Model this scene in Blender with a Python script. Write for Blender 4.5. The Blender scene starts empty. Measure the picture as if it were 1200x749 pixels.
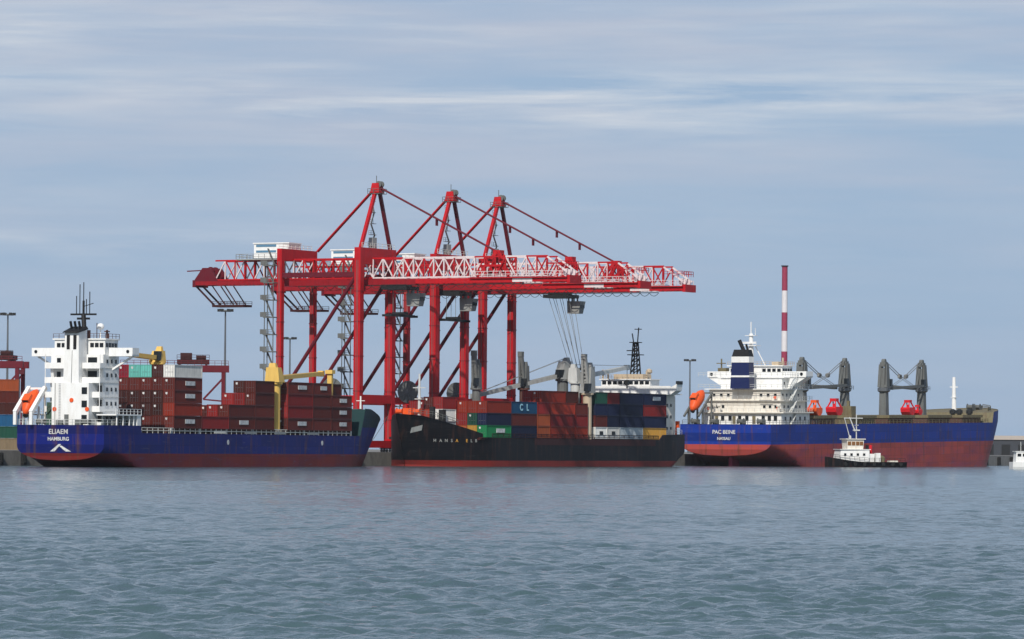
import bpy, math, random
from mathutils import Matrix, Vector
random.seed(7)
R = math.radians
S = bpy.context.scene
COL = S.collection

# ------------------------------------------------------------------ camera
cam = bpy.data.cameras.new('camera')
camo = bpy.data.objects.new('camera', cam)
COL.objects.link(camo)
cam.sensor_width = 36
cam.lens = 156
cam.clip_start = 1
cam.clip_end = 30000
camo.matrix_world = (Matrix.Translation((0, 0, 4.2)) @ Matrix.Rotation(R(90) + math.atan(150.5 / 5200), 4, 'X')
                     @ Matrix.Rotation(R(0.43), 4, 'Z'))
S.camera = camo

# ------------------------------------------------------------------ sky and sun
SUN = Vector((-0.22, -0.98, 0.85)).normalized()
W = bpy.data.worlds.new('World')
S.world = W
W.use_nodes = True
nt = W.node_tree
for n in list(nt.nodes):
    nt.nodes.remove(n)
def N(t, tree=nt, **k):
    n = tree.nodes.new(t)
    for a, v in k.items():
        setattr(n, a, v)
    return n
out = N('ShaderNodeOutputWorld')
bg = N('ShaderNodeBackground')
bg.inputs['Strength'].default_value = 0.1
sky = N('ShaderNodeTexSky', sky_type='NISHITA')
sky.sun_disc = False
sky.sun_elevation = math.asin(SUN.z)
sky.sun_rotation = math.atan2(SUN.x, SUN.y)
sky.altitude = 0
sky.air_density = 1.0
sky.dust_density = 0.6
sky.ozone_density = 2.0
tc = N('ShaderNodeTexCoord')
SKYA, SKYB, SKYC = (5.2, 1.4, 0.31), (4.4, 0.6, 0.63), (3.3, 0.2, 0.1)
def mapped(scale, loc=(0, 0, 0), rot=(0, 0, 0)):
    m = N('ShaderNodeMapping')
    m.inputs['Scale'].default_value = scale
    m.inputs['Location'].default_value = loc
    m.inputs['Rotation'].default_value = rot
    nt.links.new(tc.outputs['Generated'], m.inputs['Vector'])
    return m
def noise(m, scale, det, rough, dist=0.0):
    n = N('ShaderNodeTexNoise')
    n.inputs['Scale'].default_value = scale
    n.inputs['Detail'].default_value = det
    n.inputs['Roughness'].default_value = rough
    n.inputs['Distortion'].default_value = dist
    nt.links.new(m.outputs[0], n.inputs['Vector'])
    return n
def ramp(src, stops):
    r = N('ShaderNodeValToRGB')
    e = r.color_ramp.elements
    while len(e) < len(stops):
        e.new(0.5)
    for el, (p, v) in zip(e, stops):
        el.position = p
        el.color = (v, v, v, 1) if not isinstance(v, tuple) else (*v, 1)
    nt.links.new(src, r.inputs['Fac'])
    return r
def mix(fac, a, b):
    m = N('ShaderNodeMix', data_type='RGBA')
    for s, v in ((m.inputs[0], fac), (m.inputs[6], a), (m.inputs[7], b)):
        if hasattr(v, 'links'):
            nt.links.new(v, s)
        elif isinstance(v, tuple):
            s.default_value = (*v, 1)
        else:
            s.default_value = v
    return m.outputs[2]
# thin grey-blue overcast veil over the clear sky, then streaks of brighter cloud
sep = N('ShaderNodeSeparateXYZ')
nt.links.new(tc.outputs['Generated'], sep.inputs[0])
vf = ramp(sep.outputs['Z'], [(0.0, 0.92), (0.11, 0.88), (0.34, 0.25)])
veil = mix(vf.outputs[0], sky.outputs[0], (3.00, 4.33, 6.25))
n1 = noise(mapped((1, 1, 9.0), SKYC, (0, R(2.0), 0)), 9.0, 5, 0.55, 0.2)
soft = ramp(n1.outputs['Fac'], [(0.34, 0.10), (0.64, 0.85)])
hi = ramp(sep.outputs['Z'], [(0.0, 0.25), (0.040, 0.50), (0.075, 1.0), (0.15, 1.0), (0.34, 0.3)])
mul0 = N('ShaderNodeMath', operation='MULTIPLY')
nt.links.new(soft.outputs[0], mul0.inputs[0])
nt.links.new(hi.outputs[0], mul0.inputs[1])
c1 = mix(mul0.outputs[0], veil, (4.75, 5.3, 6.45))
n2 = noise(mapped((1, 1, 15.0), SKYA, (0, R(-1.2), 0)), 10.0, 8, 0.62, 0.35)
n3 = noise(mapped((1, 1, 3.0), SKYB), 8.0, 3, 0.5)
streak = ramp(n2.outputs['Fac'], [(0.42, 0.0), (0.68, 1.0)])
patch = ramp(n3.outputs['Fac'], [(0.36, 0.15), (0.56, 1.0)])
wob = N('ShaderNodeMath', operation='MULTIPLY_ADD')          # the wisps gather in wavy decks at a few heights
nt.links.new(n3.outputs['Fac'], wob.inputs[0])
wob.inputs[1].default_value = 0.030
nt.links.new(sep.outputs['Z'], wob.inputs[2])
deck = ramp(wob.outputs[0], [(0.056, 0.06), (0.062, 0.40), (0.069, 0.10), (0.088, 0.12), (0.0955, 1.0), (0.1025, 0.25), (0.110, 0.80), (0.125, 0.25), (0.3, 0.4)])
mul = N('ShaderNodeMath', operation='MULTIPLY')
nt.links.new(streak.outputs[0], mul.inputs[0])
nt.links.new(patch.outputs[0], mul.inputs[1])
mul2 = N('ShaderNodeMath', operation='MULTIPLY')
nt.links.new(mul.outputs[0], mul2.inputs[0])
nt.links.new(deck.outputs[0], mul2.inputs[1])
c2 = mix(mul2.outputs[0], c1, (7.5, 7.65, 7.9))
nt.links.new(c2, bg.inputs['Color'])
nt.links.new(bg.outputs[0], out.inputs[0])

sun = bpy.data.lights.new('sun', 'SUN')
sun.energy = 3.9
sun.angle = R(0.5)
sun.color = (1.0, 0.95, 0.87)
suno = bpy.data.objects.new('sun', sun)
COL.objects.link(suno)
suno.rotation_euler = SUN.to_track_quat('Z', 'Y').to_euler()
suno.location = (-200, -200, 300)

S.view_settings.view_transform = 'Standard'
S.view_settings.look = 'None'
S.view_settings.exposure = 0.0
S.view_settings.gamma = 1.0
S.view_settings.use_curve_mapping = False

# ------------------------------------------------------------------ materials
def new_mat(name):
    m = bpy.data.materials.new(name)
    m.use_nodes = True
    return m, m.node_tree, m.node_tree.nodes['Principled BSDF']
def paint(name, col, rough=0.5, wear=0.35, wear_col=None, scale=0.35, streak=4.0, metal=0.0, spread=0.0, spec=0.22):
    """weathered paint: broad fading, fine vertical run-off streaks; spread = shade change from object to object"""
    m, t, b = new_mat(name)
    b.inputs['Roughness'].default_value = rough
    b.inputs['Specular IOR Level'].default_value = spec
    b.inputs['Metallic'].default_value = metal
    co = N('ShaderNodeTexCoord', t)
    mp = N('ShaderNodeMapping', t)
    mp.inputs['Scale'].default_value = (scale * streak, scale * streak, scale)
    t.links.new(co.outputs['Object'], mp.inputs[0])
    oi = N('ShaderNodeObjectInfo', t)
    ad = N('ShaderNodeVectorMath', t, operation='ADD')
    t.links.new(mp.outputs[0], ad.inputs[0])
    sc = N('ShaderNodeMath', t, operation='MULTIPLY')
    sc.inputs[1].default_value = 37.0
    t.links.new(oi.outputs['Random'], sc.inputs[0])
    t.links.new(sc.outputs[0], ad.inputs[1])
    nz = N('ShaderNodeTexNoise', t)
    nz.inputs['Scale'].default_value = 1.0
    nz.inputs['Detail'].default_value = 6
    nz.inputs['Roughness'].default_value = 0.65
    t.links.new(ad.outputs[0], nz.inputs['Vector'])
    rp = N('ShaderNodeValToRGB', t)
    rp.color_ramp.elements[0].position = 0.42
    rp.color_ramp.elements[0].color = (0, 0, 0, 1)
    rp.color_ramp.elements[1].position = 0.72
    rp.color_ramp.elements[1].color = (wear, wear, wear, 1)
    t.links.new(nz.outputs['Fac'], rp.inputs[0])
    mx = N('ShaderNodeMix', t, data_type='RGBA')
    t.links.new(rp.outputs[0], mx.inputs[0])
    mx.inputs[6].default_value = (*col, 1)
    if wear_col is None:
        wear_col = tuple(c * 0.55 + 0.02 for c in col)
    mx.inputs[7].default_value = (*wear_col, 1)
    last = mx.outputs[2]
    if spread:
        hs = N('ShaderNodeHueSaturation', t)
        mr = N('ShaderNodeMapRange', t)
        mr.inputs['To Min'].default_value = 1 - spread
        mr.inputs['To Max'].default_value = 1 + spread
        t.links.new(oi.outputs['Random'], mr.inputs['Value'])
        t.links.new(mr.outputs[0], hs.inputs['Value'])
        t.links.new(last, hs.inputs['Color'])
        last = hs.outputs[0]
    t.links.new(last, b.inputs['Base Color'])
    return m
def hull_paint(name, top, boot, zline, top2=None, zline2=None, band=None):
    """topsides above the boot-topping line, antifouling red below it, rust runs over both"""
    m, t, b = new_mat(name)
    b.inputs['Roughness'].default_value = 0.5
    b.inputs['Specular IOR Level'].default_value = 0.14
    co = N('ShaderNodeTexCoord', t)
    sp = N('ShaderNodeSeparateXYZ', t)
    t.links.new(co.outputs['Object'], sp.inputs[0])
    def step(v):
        g = N('ShaderNodeMath', t, operation='GREATER_THAN')
        g.inputs[1].default_value = v
        t.links.new(sp.outputs['Z'], g.inputs[0])
        return g.outputs[0]
    def mx(f, a, c):
        k = N('ShaderNodeMix', t, data_type='RGBA')
        t.links.new(f, k.inputs[0])
        for s, v in ((k.inputs[6], a), (k.inputs[7], c)):
            if isinstance(v, tuple):
                s.default_value = (*v, 1)
            else:
                t.links.new(v, s)
        return k.outputs[2]
    def nz(scale, lo, hi_, v):
        mp = N('ShaderNodeMapping', t)
        mp.inputs['Scale'].default_value = scale
        t.links.new(co.outputs['Object'], mp.inputs[0])
        n = N('ShaderNodeTexNoise', t)
        n.inputs['Scale'].default_value = 1
        n.inputs['Detail'].default_value = 6
        n.inputs['Roughness'].default_value = 0.6
        t.links.new(mp.outputs[0], n.inputs['Vector'])
        r = N('ShaderNodeValToRGB', t)
        r.color_ramp.elements[0].position = lo
        r.color_ramp.elements[0].color = (0, 0, 0, 1)
        r.color_ramp.elements[1].position = hi_
        r.color_ramp.elements[1].color = (v, v, v, 1)
        t.links.new(n.outputs['Fac'], r.inputs[0])
        return r.outputs[0]
    c = mx(step(zline), boot, top)
    if top2:
        c = mx(step(zline2), c, top2)
    c = mx(nz((0.9, 0.9, 0.10), 0.53, 0.70, 0.30 if sum(top) < 0.05 else 0.70), c, (0.11, 0.045, 0.028))
    c = mx(nz((0.25, 0.25, 1.6), 0.60, 0.70, 0.45), c, tuple(0.5 * x + (0.03 if sum(top) < 0.05 else 0.08) for x in top))
    c = mx(nz((0.10, 0.10, 0.35), 0.45, 0.72, 0.35), c, tuple(0.6 * x + 0.01 for x in top))
    # shell plating: strakes and butts differ a little in tone, weld seams show
    br = N('ShaderNodeTexBrick', t)
    cb = N('ShaderNodeCombineXYZ', t)
    t.links.new(sp.outputs['X'], cb.inputs[0])
    t.links.new(sp.outputs['Z'], cb.inputs[1])
    t.links.new(cb.outputs[0], br.inputs['Vector'])
    br.inputs['Scale'].default_value = 1.0
    br.inputs['Brick Width'].default_value = 9.0
    br.inputs['Row Height'].default_value = 2.1
    br.inputs['Mortar Size'].default_value = 0.05
    br.inputs['Color1'].default_value = (0.86, 0.86, 0.86, 1)
    br.inputs['Color2'].default_value = (1.16, 1.16, 1.16, 1)
    br.inputs['Mortar'].default_value = (0.70, 0.70, 0.70, 1)
    mu = N('ShaderNodeMix', t, data_type='RGBA', blend_type='MULTIPLY')
    mu.inputs[0].default_value = 1.0
    t.links.new(c, mu.inputs[6])
    t.links.new(br.outputs['Color'], mu.inputs[7])
    t.links.new(mu.outputs[2], b.inputs['Base Color'])
    return m
M = {}
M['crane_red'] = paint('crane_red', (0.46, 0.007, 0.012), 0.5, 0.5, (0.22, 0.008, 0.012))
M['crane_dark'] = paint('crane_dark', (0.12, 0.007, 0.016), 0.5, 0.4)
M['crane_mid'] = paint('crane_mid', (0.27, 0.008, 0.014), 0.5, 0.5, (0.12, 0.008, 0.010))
M['crane_white'] = paint('crane_white', (0.72, 0.63, 0.63), 0.5, 0.5, (0.50, 0.30, 0.28))
M['white'] = paint('white', (0.82, 0.82, 0.80), 0.45, 0.35, (0.55, 0.50, 0.42), 0.3)
M['cream'] = paint('cream', (0.76, 0.72, 0.64), 0.5, 0.45, (0.45, 0.36, 0.26), 0.3)
M['grey'] = paint('grey', (0.30, 0.31, 0.30), 0.5, 0.5, (0.15, 0.12, 0.10))
M['pale_grey'] = paint('pale_grey', (0.55, 0.56, 0.54), 0.5, 0.5)
M['gear_grey'] = paint('gear_grey', (0.14, 0.147, 0.142), 0.55, 0.6, (0.075, 0.068, 0.058))
M['dark'] = paint('dark', (0.020, 0.021, 0.022), 0.5, 0.4)
M['soot'] = paint('soot', (0.010, 0.010, 0.011), 0.6, 0.3)
M['yellow'] = paint('yellow', (0.72, 0.47, 0.12), 0.5, 0.35, (0.45, 0.26, 0.08))
M['beige'] = paint('beige', (0.52, 0.42, 0.30), 0.55, 0.4)
M['navy'] = paint('navy', (0.012, 0.020, 0.085), 0.4, 0.3)
M['orange'] = paint('orange', (0.78, 0.10, 0.018), 0.45, 0.3, (0.55, 0.08, 0.03))
M['bright_red'] = paint('bright_red', (0.60, 0.012, 0.020), 0.45, 0.35)
M['deck_green'] = paint('deck_green', (0.045, 0.095, 0.07), 0.7, 0.5, (0.10, 0.06, 0.04))
M['bow_teal'] = paint('bow_teal', (0.004, 0.034, 0.034), 0.5, 0.5, (0.012, 0.025, 0.035))
M['olive'] = paint('olive', (0.17, 0.15, 0.085), 0.65, 0.6, (0.10, 0.045, 0.03))
M['hatch'] = paint('hatch', (0.10, 0.045, 0.035), 0.65, 0.5)
M['maroon'] = paint('maroon', (0.045, 0.010, 0.010), 0.6, 0.5)
M['glass'] = paint('glass', (0.012, 0.015, 0.018), 0.12, 0.1)
M['steel'] = paint('steel', (0.16, 0.17, 0.18), 0.4, 0.4, metal=0.5)
M['rope'] = paint('rope', (0.20, 0.20, 0.19), 0.7, 0.3)
M['rubber'] = paint('rubber', (0.015, 0.015, 0.015), 0.8, 0.3)
M['chimney_red'] = paint('chimney_red', (0.30, 0.035, 0.075), 0.7, 0.3)
M['chimney_white'] = paint('chimney_white', (0.70, 0.66, 0.66), 0.7, 0.3)
M['concrete'] = paint('concrete', (0.22, 0.21, 0.195), 0.85, 0.6, (0.09, 0.085, 0.08), 0.25, 2.0)
M['shed'] = paint('shed', (0.05, 0.055, 0.065), 0.7, 0.5)
M['shed_roof'] = paint('shed_roof', (0.42, 0.36, 0.30), 0.7, 0.4)
M['lettering'] = paint('lettering', (0.66, 0.66, 0.64), 0.5, 0.8, (0.25, 0.23, 0.24), 1.2, 1.5)
M['lettering_blue'] = paint('lettering_blue', (0.35, 0.62, 0.72), 0.5, 0.1)
M['louvre_blue'] = paint('louvre_blue', (0.10, 0.22, 0.33), 0.4, 0.2)
M['wheelhouse_brown'] = paint('wheelhouse_brown', (0.22, 0.10, 0.035), 0.4, 0.4)
M['hull_feeder'] = hull_paint('hull_feeder', (0.006, 0.012, 0.135), (0.16, 0.016, 0.013), 2.6, (0.006, 0.030, 0.034), 8.3)
M['hull_geared'] = hull_paint('hull_geared', (0.006, 0.006, 0.008), (0.20, 0.020, 0.015), 1.35, (0.030, 0.009, 0.010), 99.0)
M['hull_bulk'] = hull_paint('hull_bulk', (0.008, 0.032, 0.235), (0.36, 0.058, 0.046), 5.5)
M['hull_tug'] = hull_paint('hull_tug', (0.010, 0.010, 0.012), (0.05, 0.012, 0.012), 0.1)
CC = {  # container colours
    'rust brown': (0.098, 0.015, 0.010), 'dark brown': (0.050, 0.012, 0.009), 'orange red': (0.28, 0.028, 0.012),
    'red': (0.20, 0.013, 0.012), 'white': (0.68, 0.67, 0.63), 'teal': (0.12, 0.42, 0.36), 'navy blue': (0.006, 0.011, 0.040),
    'green': (0.012, 0.24, 0.08), 'blue': (0.010, 0.075, 0.17), 'yellow': (0.48, 0.25, 0.04), 'orange': (0.30, 0.065, 0.02),
    'grey': (0.36, 0.40, 0.42), 'dark green': (0.012, 0.07, 0.045), 'tan': (0.24, 0.18, 0.11), 'magenta red': (0.26, 0.010, 0.025)}
for k, v in CC.items():
    M['box ' + k] = paint('box_' + k.replace(' ', '_'), v, 0.5, 0.45, tuple(0.45 * c + 0.015 for c in v), 0.5, 3.0, spread=0.32)

# ------------------------------------------------------------------ mesh builder
class MB:
    def __init__(s):
        s.v, s.f, s.m = [], [], []
    def add(s, vs, fs, mi=0):
        o = len(s.v)
        s.v += [tuple(v) for v in vs]
        s.f += [tuple(i + o for i in f) for f in fs]
        s.m += [mi] * len(fs)
        return s
    def box(s, x0, x1, y0, y1, z0, z1, mi=0):
        return s.add([(x0, y0, z0), (x1, y0, z0), (x1, y1, z0), (x0, y1, z0), (x0, y0, z1), (x1, y0, z1), (x1, y1, z1), (x0, y1, z1)],
                     [(3, 2, 1, 0), (4, 5, 6, 7), (0, 1, 5, 4), (1, 2, 6, 5), (2, 3, 7, 6), (3, 0, 4, 7)], mi)
    def hexa(s, lo, hi, mi=0):
        """eight-cornered solid from four bottom and four top corners"""
        return s.add(list(lo) + list(hi), [(3, 2, 1, 0), (4, 5, 6, 7), (0, 1, 5, 4), (1, 2, 6, 5), (2, 3, 7, 6), (3, 0, 4, 7)], mi)
    def bar(s, a, b, w, h=None, n=4, w2=None, mi=0):
        """straight member from a to b; n=4 is a rectangular section w x h, else a round one of diameter w (w2 at the far end)"""
        a, b = Vector(a), Vector(b)
        d = (b - a).normalized()
        up = Vector((0, 0, 1)) if abs(d.z) < 0.95 else Vector((1, 0, 0))
        sx = d.cross(up).normalized()
        sy = sx.cross(d).normalized()
        h = h or w
        k2 = (w2 or w) / w
        ring = []
        for e, k in ((a, 1), (b, k2)):
            for i in range(n):
                if n == 4:
                    u, v_ = ((-1, -1), (1, -1), (1, 1), (-1, 1))[i]
                    ring.append(e + sx * (u * w * k / 2) + sy * (v_ * h * k / 2))
                else:
                    an = 2 * math.pi * i / n
                    ring.append(e + sx * (math.cos(an) * w * k / 2) + sy * (math.sin(an) * h * k / 2))
        fs = [(i, (i + 1) % n, n + (i + 1) % n, n + i) for i in range(n)]
        fs += [tuple(range(n - 1, -1, -1)), tuple(range(n, 2 * n))]
        return s.add(ring, fs, mi)
    def lathe(s, c, prof, n=14, mi=0, axis='z'):
        """surface of revolution about an axis through c; prof = (radius, height)"""
        vs, fs = [], []
        for r, z in prof:
            for i in range(n):
                an = 2 * math.pi * i / n
                p = (r * math.cos(an), r * math.sin(an), z)
                if axis == 'x':
                    p = (p[2], p[0], p[1])
                elif axis == 'y':
                    p = (p[1], p[2], p[0])
                vs.append((c[0] + p[0], c[1] + p[1], c[2] + p[2]))
        for k in range(len(prof) - 1):
            for i in range(n):
                j = (i + 1) % n
                fs.append((k * n + i, k * n + j, (k + 1) * n + j, (k + 1) * n + i))
        fs.append(tuple(range(n - 1, -1, -1)))
        fs.append(tuple(range((len(prof) - 1) * n, len(prof) * n)))
        return s.add(vs, fs, mi)
    def rail(s, pts, h=1.05, step=2.0, w=0.07, mi=0):
        for a, b in zip(pts[:-1], pts[1:]):
            a, b = Vector(a), Vector(b)
            L = (b - a).length
            k = max(1, int(L / step))
            for i in range(k + 1):
                p = a.lerp(b, i / k)
                s.bar(p, p + Vector((0, 0, h)), w, mi=mi)
            for hh in (h * 0.5, h):
                s.bar(a + Vector((0, 0, hh)), b + Vector((0, 0, hh)), w, mi=mi)
        return s
    def build(s, name, mats, parent=None, smooth=False, dz=0.0, loc=None):
        me = bpy.data.meshes.new(name)
        me.from_pydata([(x, y, z + dz) for x, y, z in s.v] if dz else s.v, [], s.f)
        if not isinstance(mats, (list, tuple)):
            mats = [mats]
        for mm in mats:
            me.materials.append(M[mm] if isinstance(mm, str) else mm)
        me.polygons.foreach_set('material_index', s.m)
        if smooth:
            me.polygons.foreach_set('use_smooth', [True] * len(s.f))
        me.update()
        o = bpy.data.objects.new(name, me)
        COL.objects.link(o)
        if parent:
            o.parent = parent
        if loc:
            o.location = loc
        return o
def tag(o, label, cat, group=None):
    o['label'] = label
    o['category'] = cat
    if group:
        o['group'] = group
    return o
def thing(name, label, cat, loc=(0, 0, 0), rz=0.0, group=None, pitch=0.0):
    o = bpy.data.objects.new(name, None)
    o.empty_display_size = 1
    COL.objects.link(o)
    o.location = loc
    o.rotation_euler = (0, pitch, rz)
    return tag(o, label, cat, group)
def boxp(name, mat, par, *b):
    return MB().box(*b).build(name, mat, par)
def lettering(name, body, size, mat, par, loc, rot, bold=0.0):
    c = bpy.data.curves.new(name, 'FONT')
    c.body = body
    c.size = size
    c.align_x = 'CENTER'
    c.align_y = 'CENTER'
    c.extrude = 0.02
    c.offset = bold
    t = bpy.data.objects.new('tmp', c)
    COL.objects.link(t)
    dg = bpy.context.evaluated_depsgraph_get()
    me = bpy.data.meshes.new_from_object(t.evaluated_get(dg))
    bpy.data.objects.remove(t)
    me.materials.clear()
    me.materials.append(M[mat])
    o = bpy.data.objects.new(name, me)
    COL.objects.link(o)
    o.parent = par
    o.location = loc
    o.rotation_euler = rot
    return o
def qpt(t, y):
    a = R(62)
    return -31 + math.cos(a) * t - math.sin(a) * y, 1000 + math.sin(a) * t + math.cos(a) * y
def at(px, Y):
    """world x of a bearing, for far things standing alone in the yard"""
    return (px - 600) / 5200 * Y

# ------------------------------------------------------------------ water
def make_water():
    m, t, b = new_mat('sea_water')
    b.inputs['Base Color'].default_value = (0.056, 0.098, 0.110, 1)
    b.inputs['Roughness'].default_value = 0.10
    b.inputs['IOR'].default_value = 1.33
    geo = N('ShaderNodeNewGeometry', t)
    prev = None
    for sc, st, dist in (((0.62, 0.42, 1), 1.0, 0.34), ((2.0, 1.7, 1), 1.0, 0.13), ((0.012, 0.03, 1), 0.4, 1.2)):
        mp = N('ShaderNodeMapping', t)
        mp.inputs['Scale'].default_value = sc
        mp.inputs['Rotation'].default_value = (0, 0, R(12))
        t.links.new(geo.outputs['Position'], mp.inputs[0])
        n = N('ShaderNodeTexNoise', t)
        n.inputs['Scale'].default_value = 1
        n.inputs['Detail'].default_value = 4
        n.inputs['Roughness'].default_value = 0.55
        t.links.new(mp.outputs[0], n.inputs['Vector'])
        bp = N('ShaderNodeBump', t)
        bp.inputs['Strength'].default_value = st
        bp.inputs['Distance'].default_value = dist
        t.links.new(n.outputs['Fac'], bp.inputs['Height'])
        if prev:
            t.links.new(prev, bp.inputs['Normal'])
        prev = bp.outputs[0]
    t.links.new(prev, b.inputs['Normal'])
    import numpy as np
    rng = np.random.default_rng(3)
    # grid: fine near the shore the photographer stands on, coarse far out
    def spaced(breaks):
        o = [breaks[0][0]]
        for (a, c, d) in breaks:
            k = max(1, int(round((c - a) / d)))
            o += list(a + (c - a) * (np.arange(1, k + 1) / k))
        return np.array(o)
    ys = spaced([(-400, 60, 46), (60, 88, 1.4), (88, 135, 0.15), (135, 200, 0.25), (200, 320, 0.42), (320, 520, 0.6), (520, 1000, 1.0), (1000, 1400, 5), (1400, 9000, 400)])
    xs = spaced([(-5000, -400, 460), (-400, -132, 5.4), (-132, -90, 0.8), (-90, -42, 0.6), (-42, 42, 0.22), (42, 90, 0.6), (90, 132, 0.8), (132, 400, 5.4), (400, 5000, 460)])
    X, Y = np.meshgrid(xs, ys)
    dy = np.gradient(ys)[:, None]
    dx = np.gradient(xs)[None, :]
    Z = np.zeros_like(X)
    for i in range(170):
        lam = math.exp(rng.uniform(math.log(0.42), math.log(4.5)))
        th = rng.normal(R(-78), R(60))
        k = 2 * math.pi / lam
        amp = 0.0054 * min(lam, 1.2) ** 0.55
        kx, ky = k * math.cos(th), k * math.sin(th)
        fade = np.clip((lam / 2.6 - dy) / (lam / 5), 0, 1) * np.clip((lam / 2.6 - dx) / (lam / 5), 0, 1)
        ph = kx * X + ky * Y + rng.uniform(0, 6.28)
        Z += fade * amp * (np.sin(ph) + 0.25 * np.sin(2 * ph + 1.5))
    g = 1 + 0.35 * np.sin(X * 0.021 + Y * 0.034) * np.sin(X * 0.013 - Y * 0.017 + 1)
    Z *= g
    ny, nx = X.shape
    co = np.stack([X, Y, Z], -1).reshape(-1, 3).astype(np.float32)
    idx = np.arange(ny * nx).reshape(ny, nx)
    q = np.stack([idx[:-1, :-1], idx[:-1, 1:], idx[1:, 1:], idx[1:, :-1]], -1).reshape(-1, 4)
    me = bpy.data.meshes.new('water')
    me.vertices.add(len(co))
    me.vertices.foreach_set('co', co.ravel())
    me.loops.add(q.size)
    me.loops.foreach_set('vertex_index', q.ravel().astype(np.int32))
    me.polygons.add(len(q))
    me.polygons.foreach_set('loop_start', (np.arange(len(q)) * 4).astype(np.int32))
    me.polygons.foreach_set('use_smooth', np.ones(len(q), dtype=bool))
    me.update(calc_edges=True)
    me.materials.append(m)
    o = bpy.data.objects.new('water', me)
    COL.objects.link(o)
    o['kind'] = 'structure'
make_water()

# ------------------------------------------------------------------ quay
QZ = 3.0
def slab(name, pts, z0, z1, mat, cope=None):
    n = len(pts)
    mb = MB()
    mb.add([(x, y, z0) for x, y in pts] + [(x, y, z1) for x, y in pts],
           [tuple(range(n - 1, -1, -1)), tuple(range(n, 2 * n))] + [(i, (i + 1) % n, n + (i + 1) % n, n + i) for i in range(n)])
    o = mb.build(name, mat)
    o['kind'] = 'structure'
    return o
slab('quay', [qpt(-420, -3), qpt(900, -3), qpt(900, 1500), qpt(-420, 1500)], -4, QZ, 'concrete')
QA = R(62)
# rubber fenders along the quay face, in the gaps the photograph shows
fm = None
for t in list(range(-208, -132, 8)) + [-20, -12] + list(range(340, 440, 10)):
    x, y = qpt(t, -3.0)
    if fm is None:
        f = MB().box(-0.5, 0.5, -0.75, 0, -1.4, 0.9)
        f.lathe((0, -0.45, -1.2), [(0.35, 0), (0.5, 0.3), (0.5, 1.9), (0.35, 2.2)], 10)
        o = f.build('rubber_fender', 'rubber')
        fm = o
    else:
        o = fm.copy()
        COL.objects.link(o)
    o.location = (x, y, 1.6)
    o.rotation_euler = (0, 0, QA)
    tag(o, 'black rubber fender hung on the grey concrete quay face', 'fender', 'rubber fenders along the quay face')

# ------------------------------------------------------------------ containers
_cm = {}
def box_mesh(col, length, h):
    key = (col, length, h)
    if key in _cm:
        return _cm[key]
    L, Wd, H = length, 2.438, h - 0.03
    mb = MB()
    mb.box(0, 0.16, 0, 0.16, 0, H).box(L - 0.16, L, 0, 0.16, 0, H).box(0, 0.16, Wd - 0.16, Wd, 0, H).box(L - 0.16, L, Wd - 0.16, Wd, 0, H)
    for y0 in (0.0, Wd - 0.12):
        mb.box(0.16, L - 0.16, y0, y0 + 0.12, 0, 0.16).box(0.16, L - 0.16, y0, y0 + 0.12, H - 0.14, H)
    for x0 in (0.0, L - 0.12):
        mb.box(x0, x0 + 0.12, 0.16, Wd - 0.16, 0, 0.16).box(x0, x0 + 0.12, 0.16, Wd - 0.16, H - 0.14, H)
    # corrugated side walls
    n = int(L / 0.30)
    for yy, sg in ((0.07, 1), (Wd - 0.07, -1)):
        vs, fs = [], []
        for i in range(n * 4 + 1):
            x = 0.16 + (L - 0.32) * i / (n * 4)
            d = (0, 0, 1, 1)[i % 4] * 0.055 * sg
            vs += [(x, yy + d, 0.16), (x, yy + d, H - 0.14)]
        fs = [(2 * i, 2 * i + 2, 2 * i + 3, 2 * i + 1) for i in range(n * 4)]
        mb.add(vs, fs)
    mb.box(0.1, L - 0.1, 0.1, Wd - 0.1, H - 0.10, H - 0.03).box(0.1, L - 0.1, 0.1, Wd - 0.1, 0.05, 0.12)
    mb.box(L - 0.10, L - 0.04, 0.16, Wd - 0.16, 0.16, H - 0.14)
    o = mb.build('container', 'box ' + col)
    door = MB()
    door.box(0.03, 0.09, 0.17, Wd / 2 - 0.015, 0.17, H - 0.15).box(0.03, 0.09, Wd / 2 + 0.015, Wd - 0.17, 0.17, H - 0.15)
    for y in (0.42, 0.92, Wd - 0.92, Wd - 0.42):
        door.bar((0.005, y, 0.12), (0.005, y, H - 0.12), 0.045, n=6, mi=1)
    for y in (0.55, 1.05, Wd - 1.05, Wd - 0.55):
        door.box(-0.01, 0.03, y - 0.16, y + 0.16, 1.0, 1.06, 1)
    d = door.build('door', ['box ' + col, 'steel'])
    mk = MB().box(0.012, 0.028, Wd - 0.95, Wd - 0.50, H - 0.72, H - 0.36).box(0.012, 0.028, Wd - 0.85, Wd - 0.62, H - 0.80, H - 0.72)
    mk = mk.build('marking', 'lettering')
    lb = MB().box(L * 0.40, L * 0.74, -0.02, 0.06, H * 0.40, H * 0.74).build('side_panel', 'lettering')
    for k in (o, d, mk, lb):
        COL.objects.unlink(k)
    _cm[key] = (o, d, mk, lb)
    return _cm[key]
NBOX = [0]
def container(col, L, h, mat4, label, group, marks=True, panel=False):
    o, d, mk, lb = box_mesh(col, L, h)
    r = o.copy()
    COL.objects.link(r)
    r.matrix_world = mat4
    tag(r, label, 'container', group)
    for src, use in ((d, True), (mk, marks), (lb, panel)):
        if use:
            c = src.copy()
            COL.objects.link(c)
            c.parent = r
    NBOX[0] += 1
    return r
TIER = ['bottom tier', 'second tier', 'third tier', 'fourth tier', 'fifth tier', 'sixth tier', 'seventh tier']
ROW = ['outermost row', 'second row in', 'third row in', 'fourth row in', 'fifth row in', 'sixth row in', 'seventh row in',
       'eighth row in', 'ninth row in']
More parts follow.
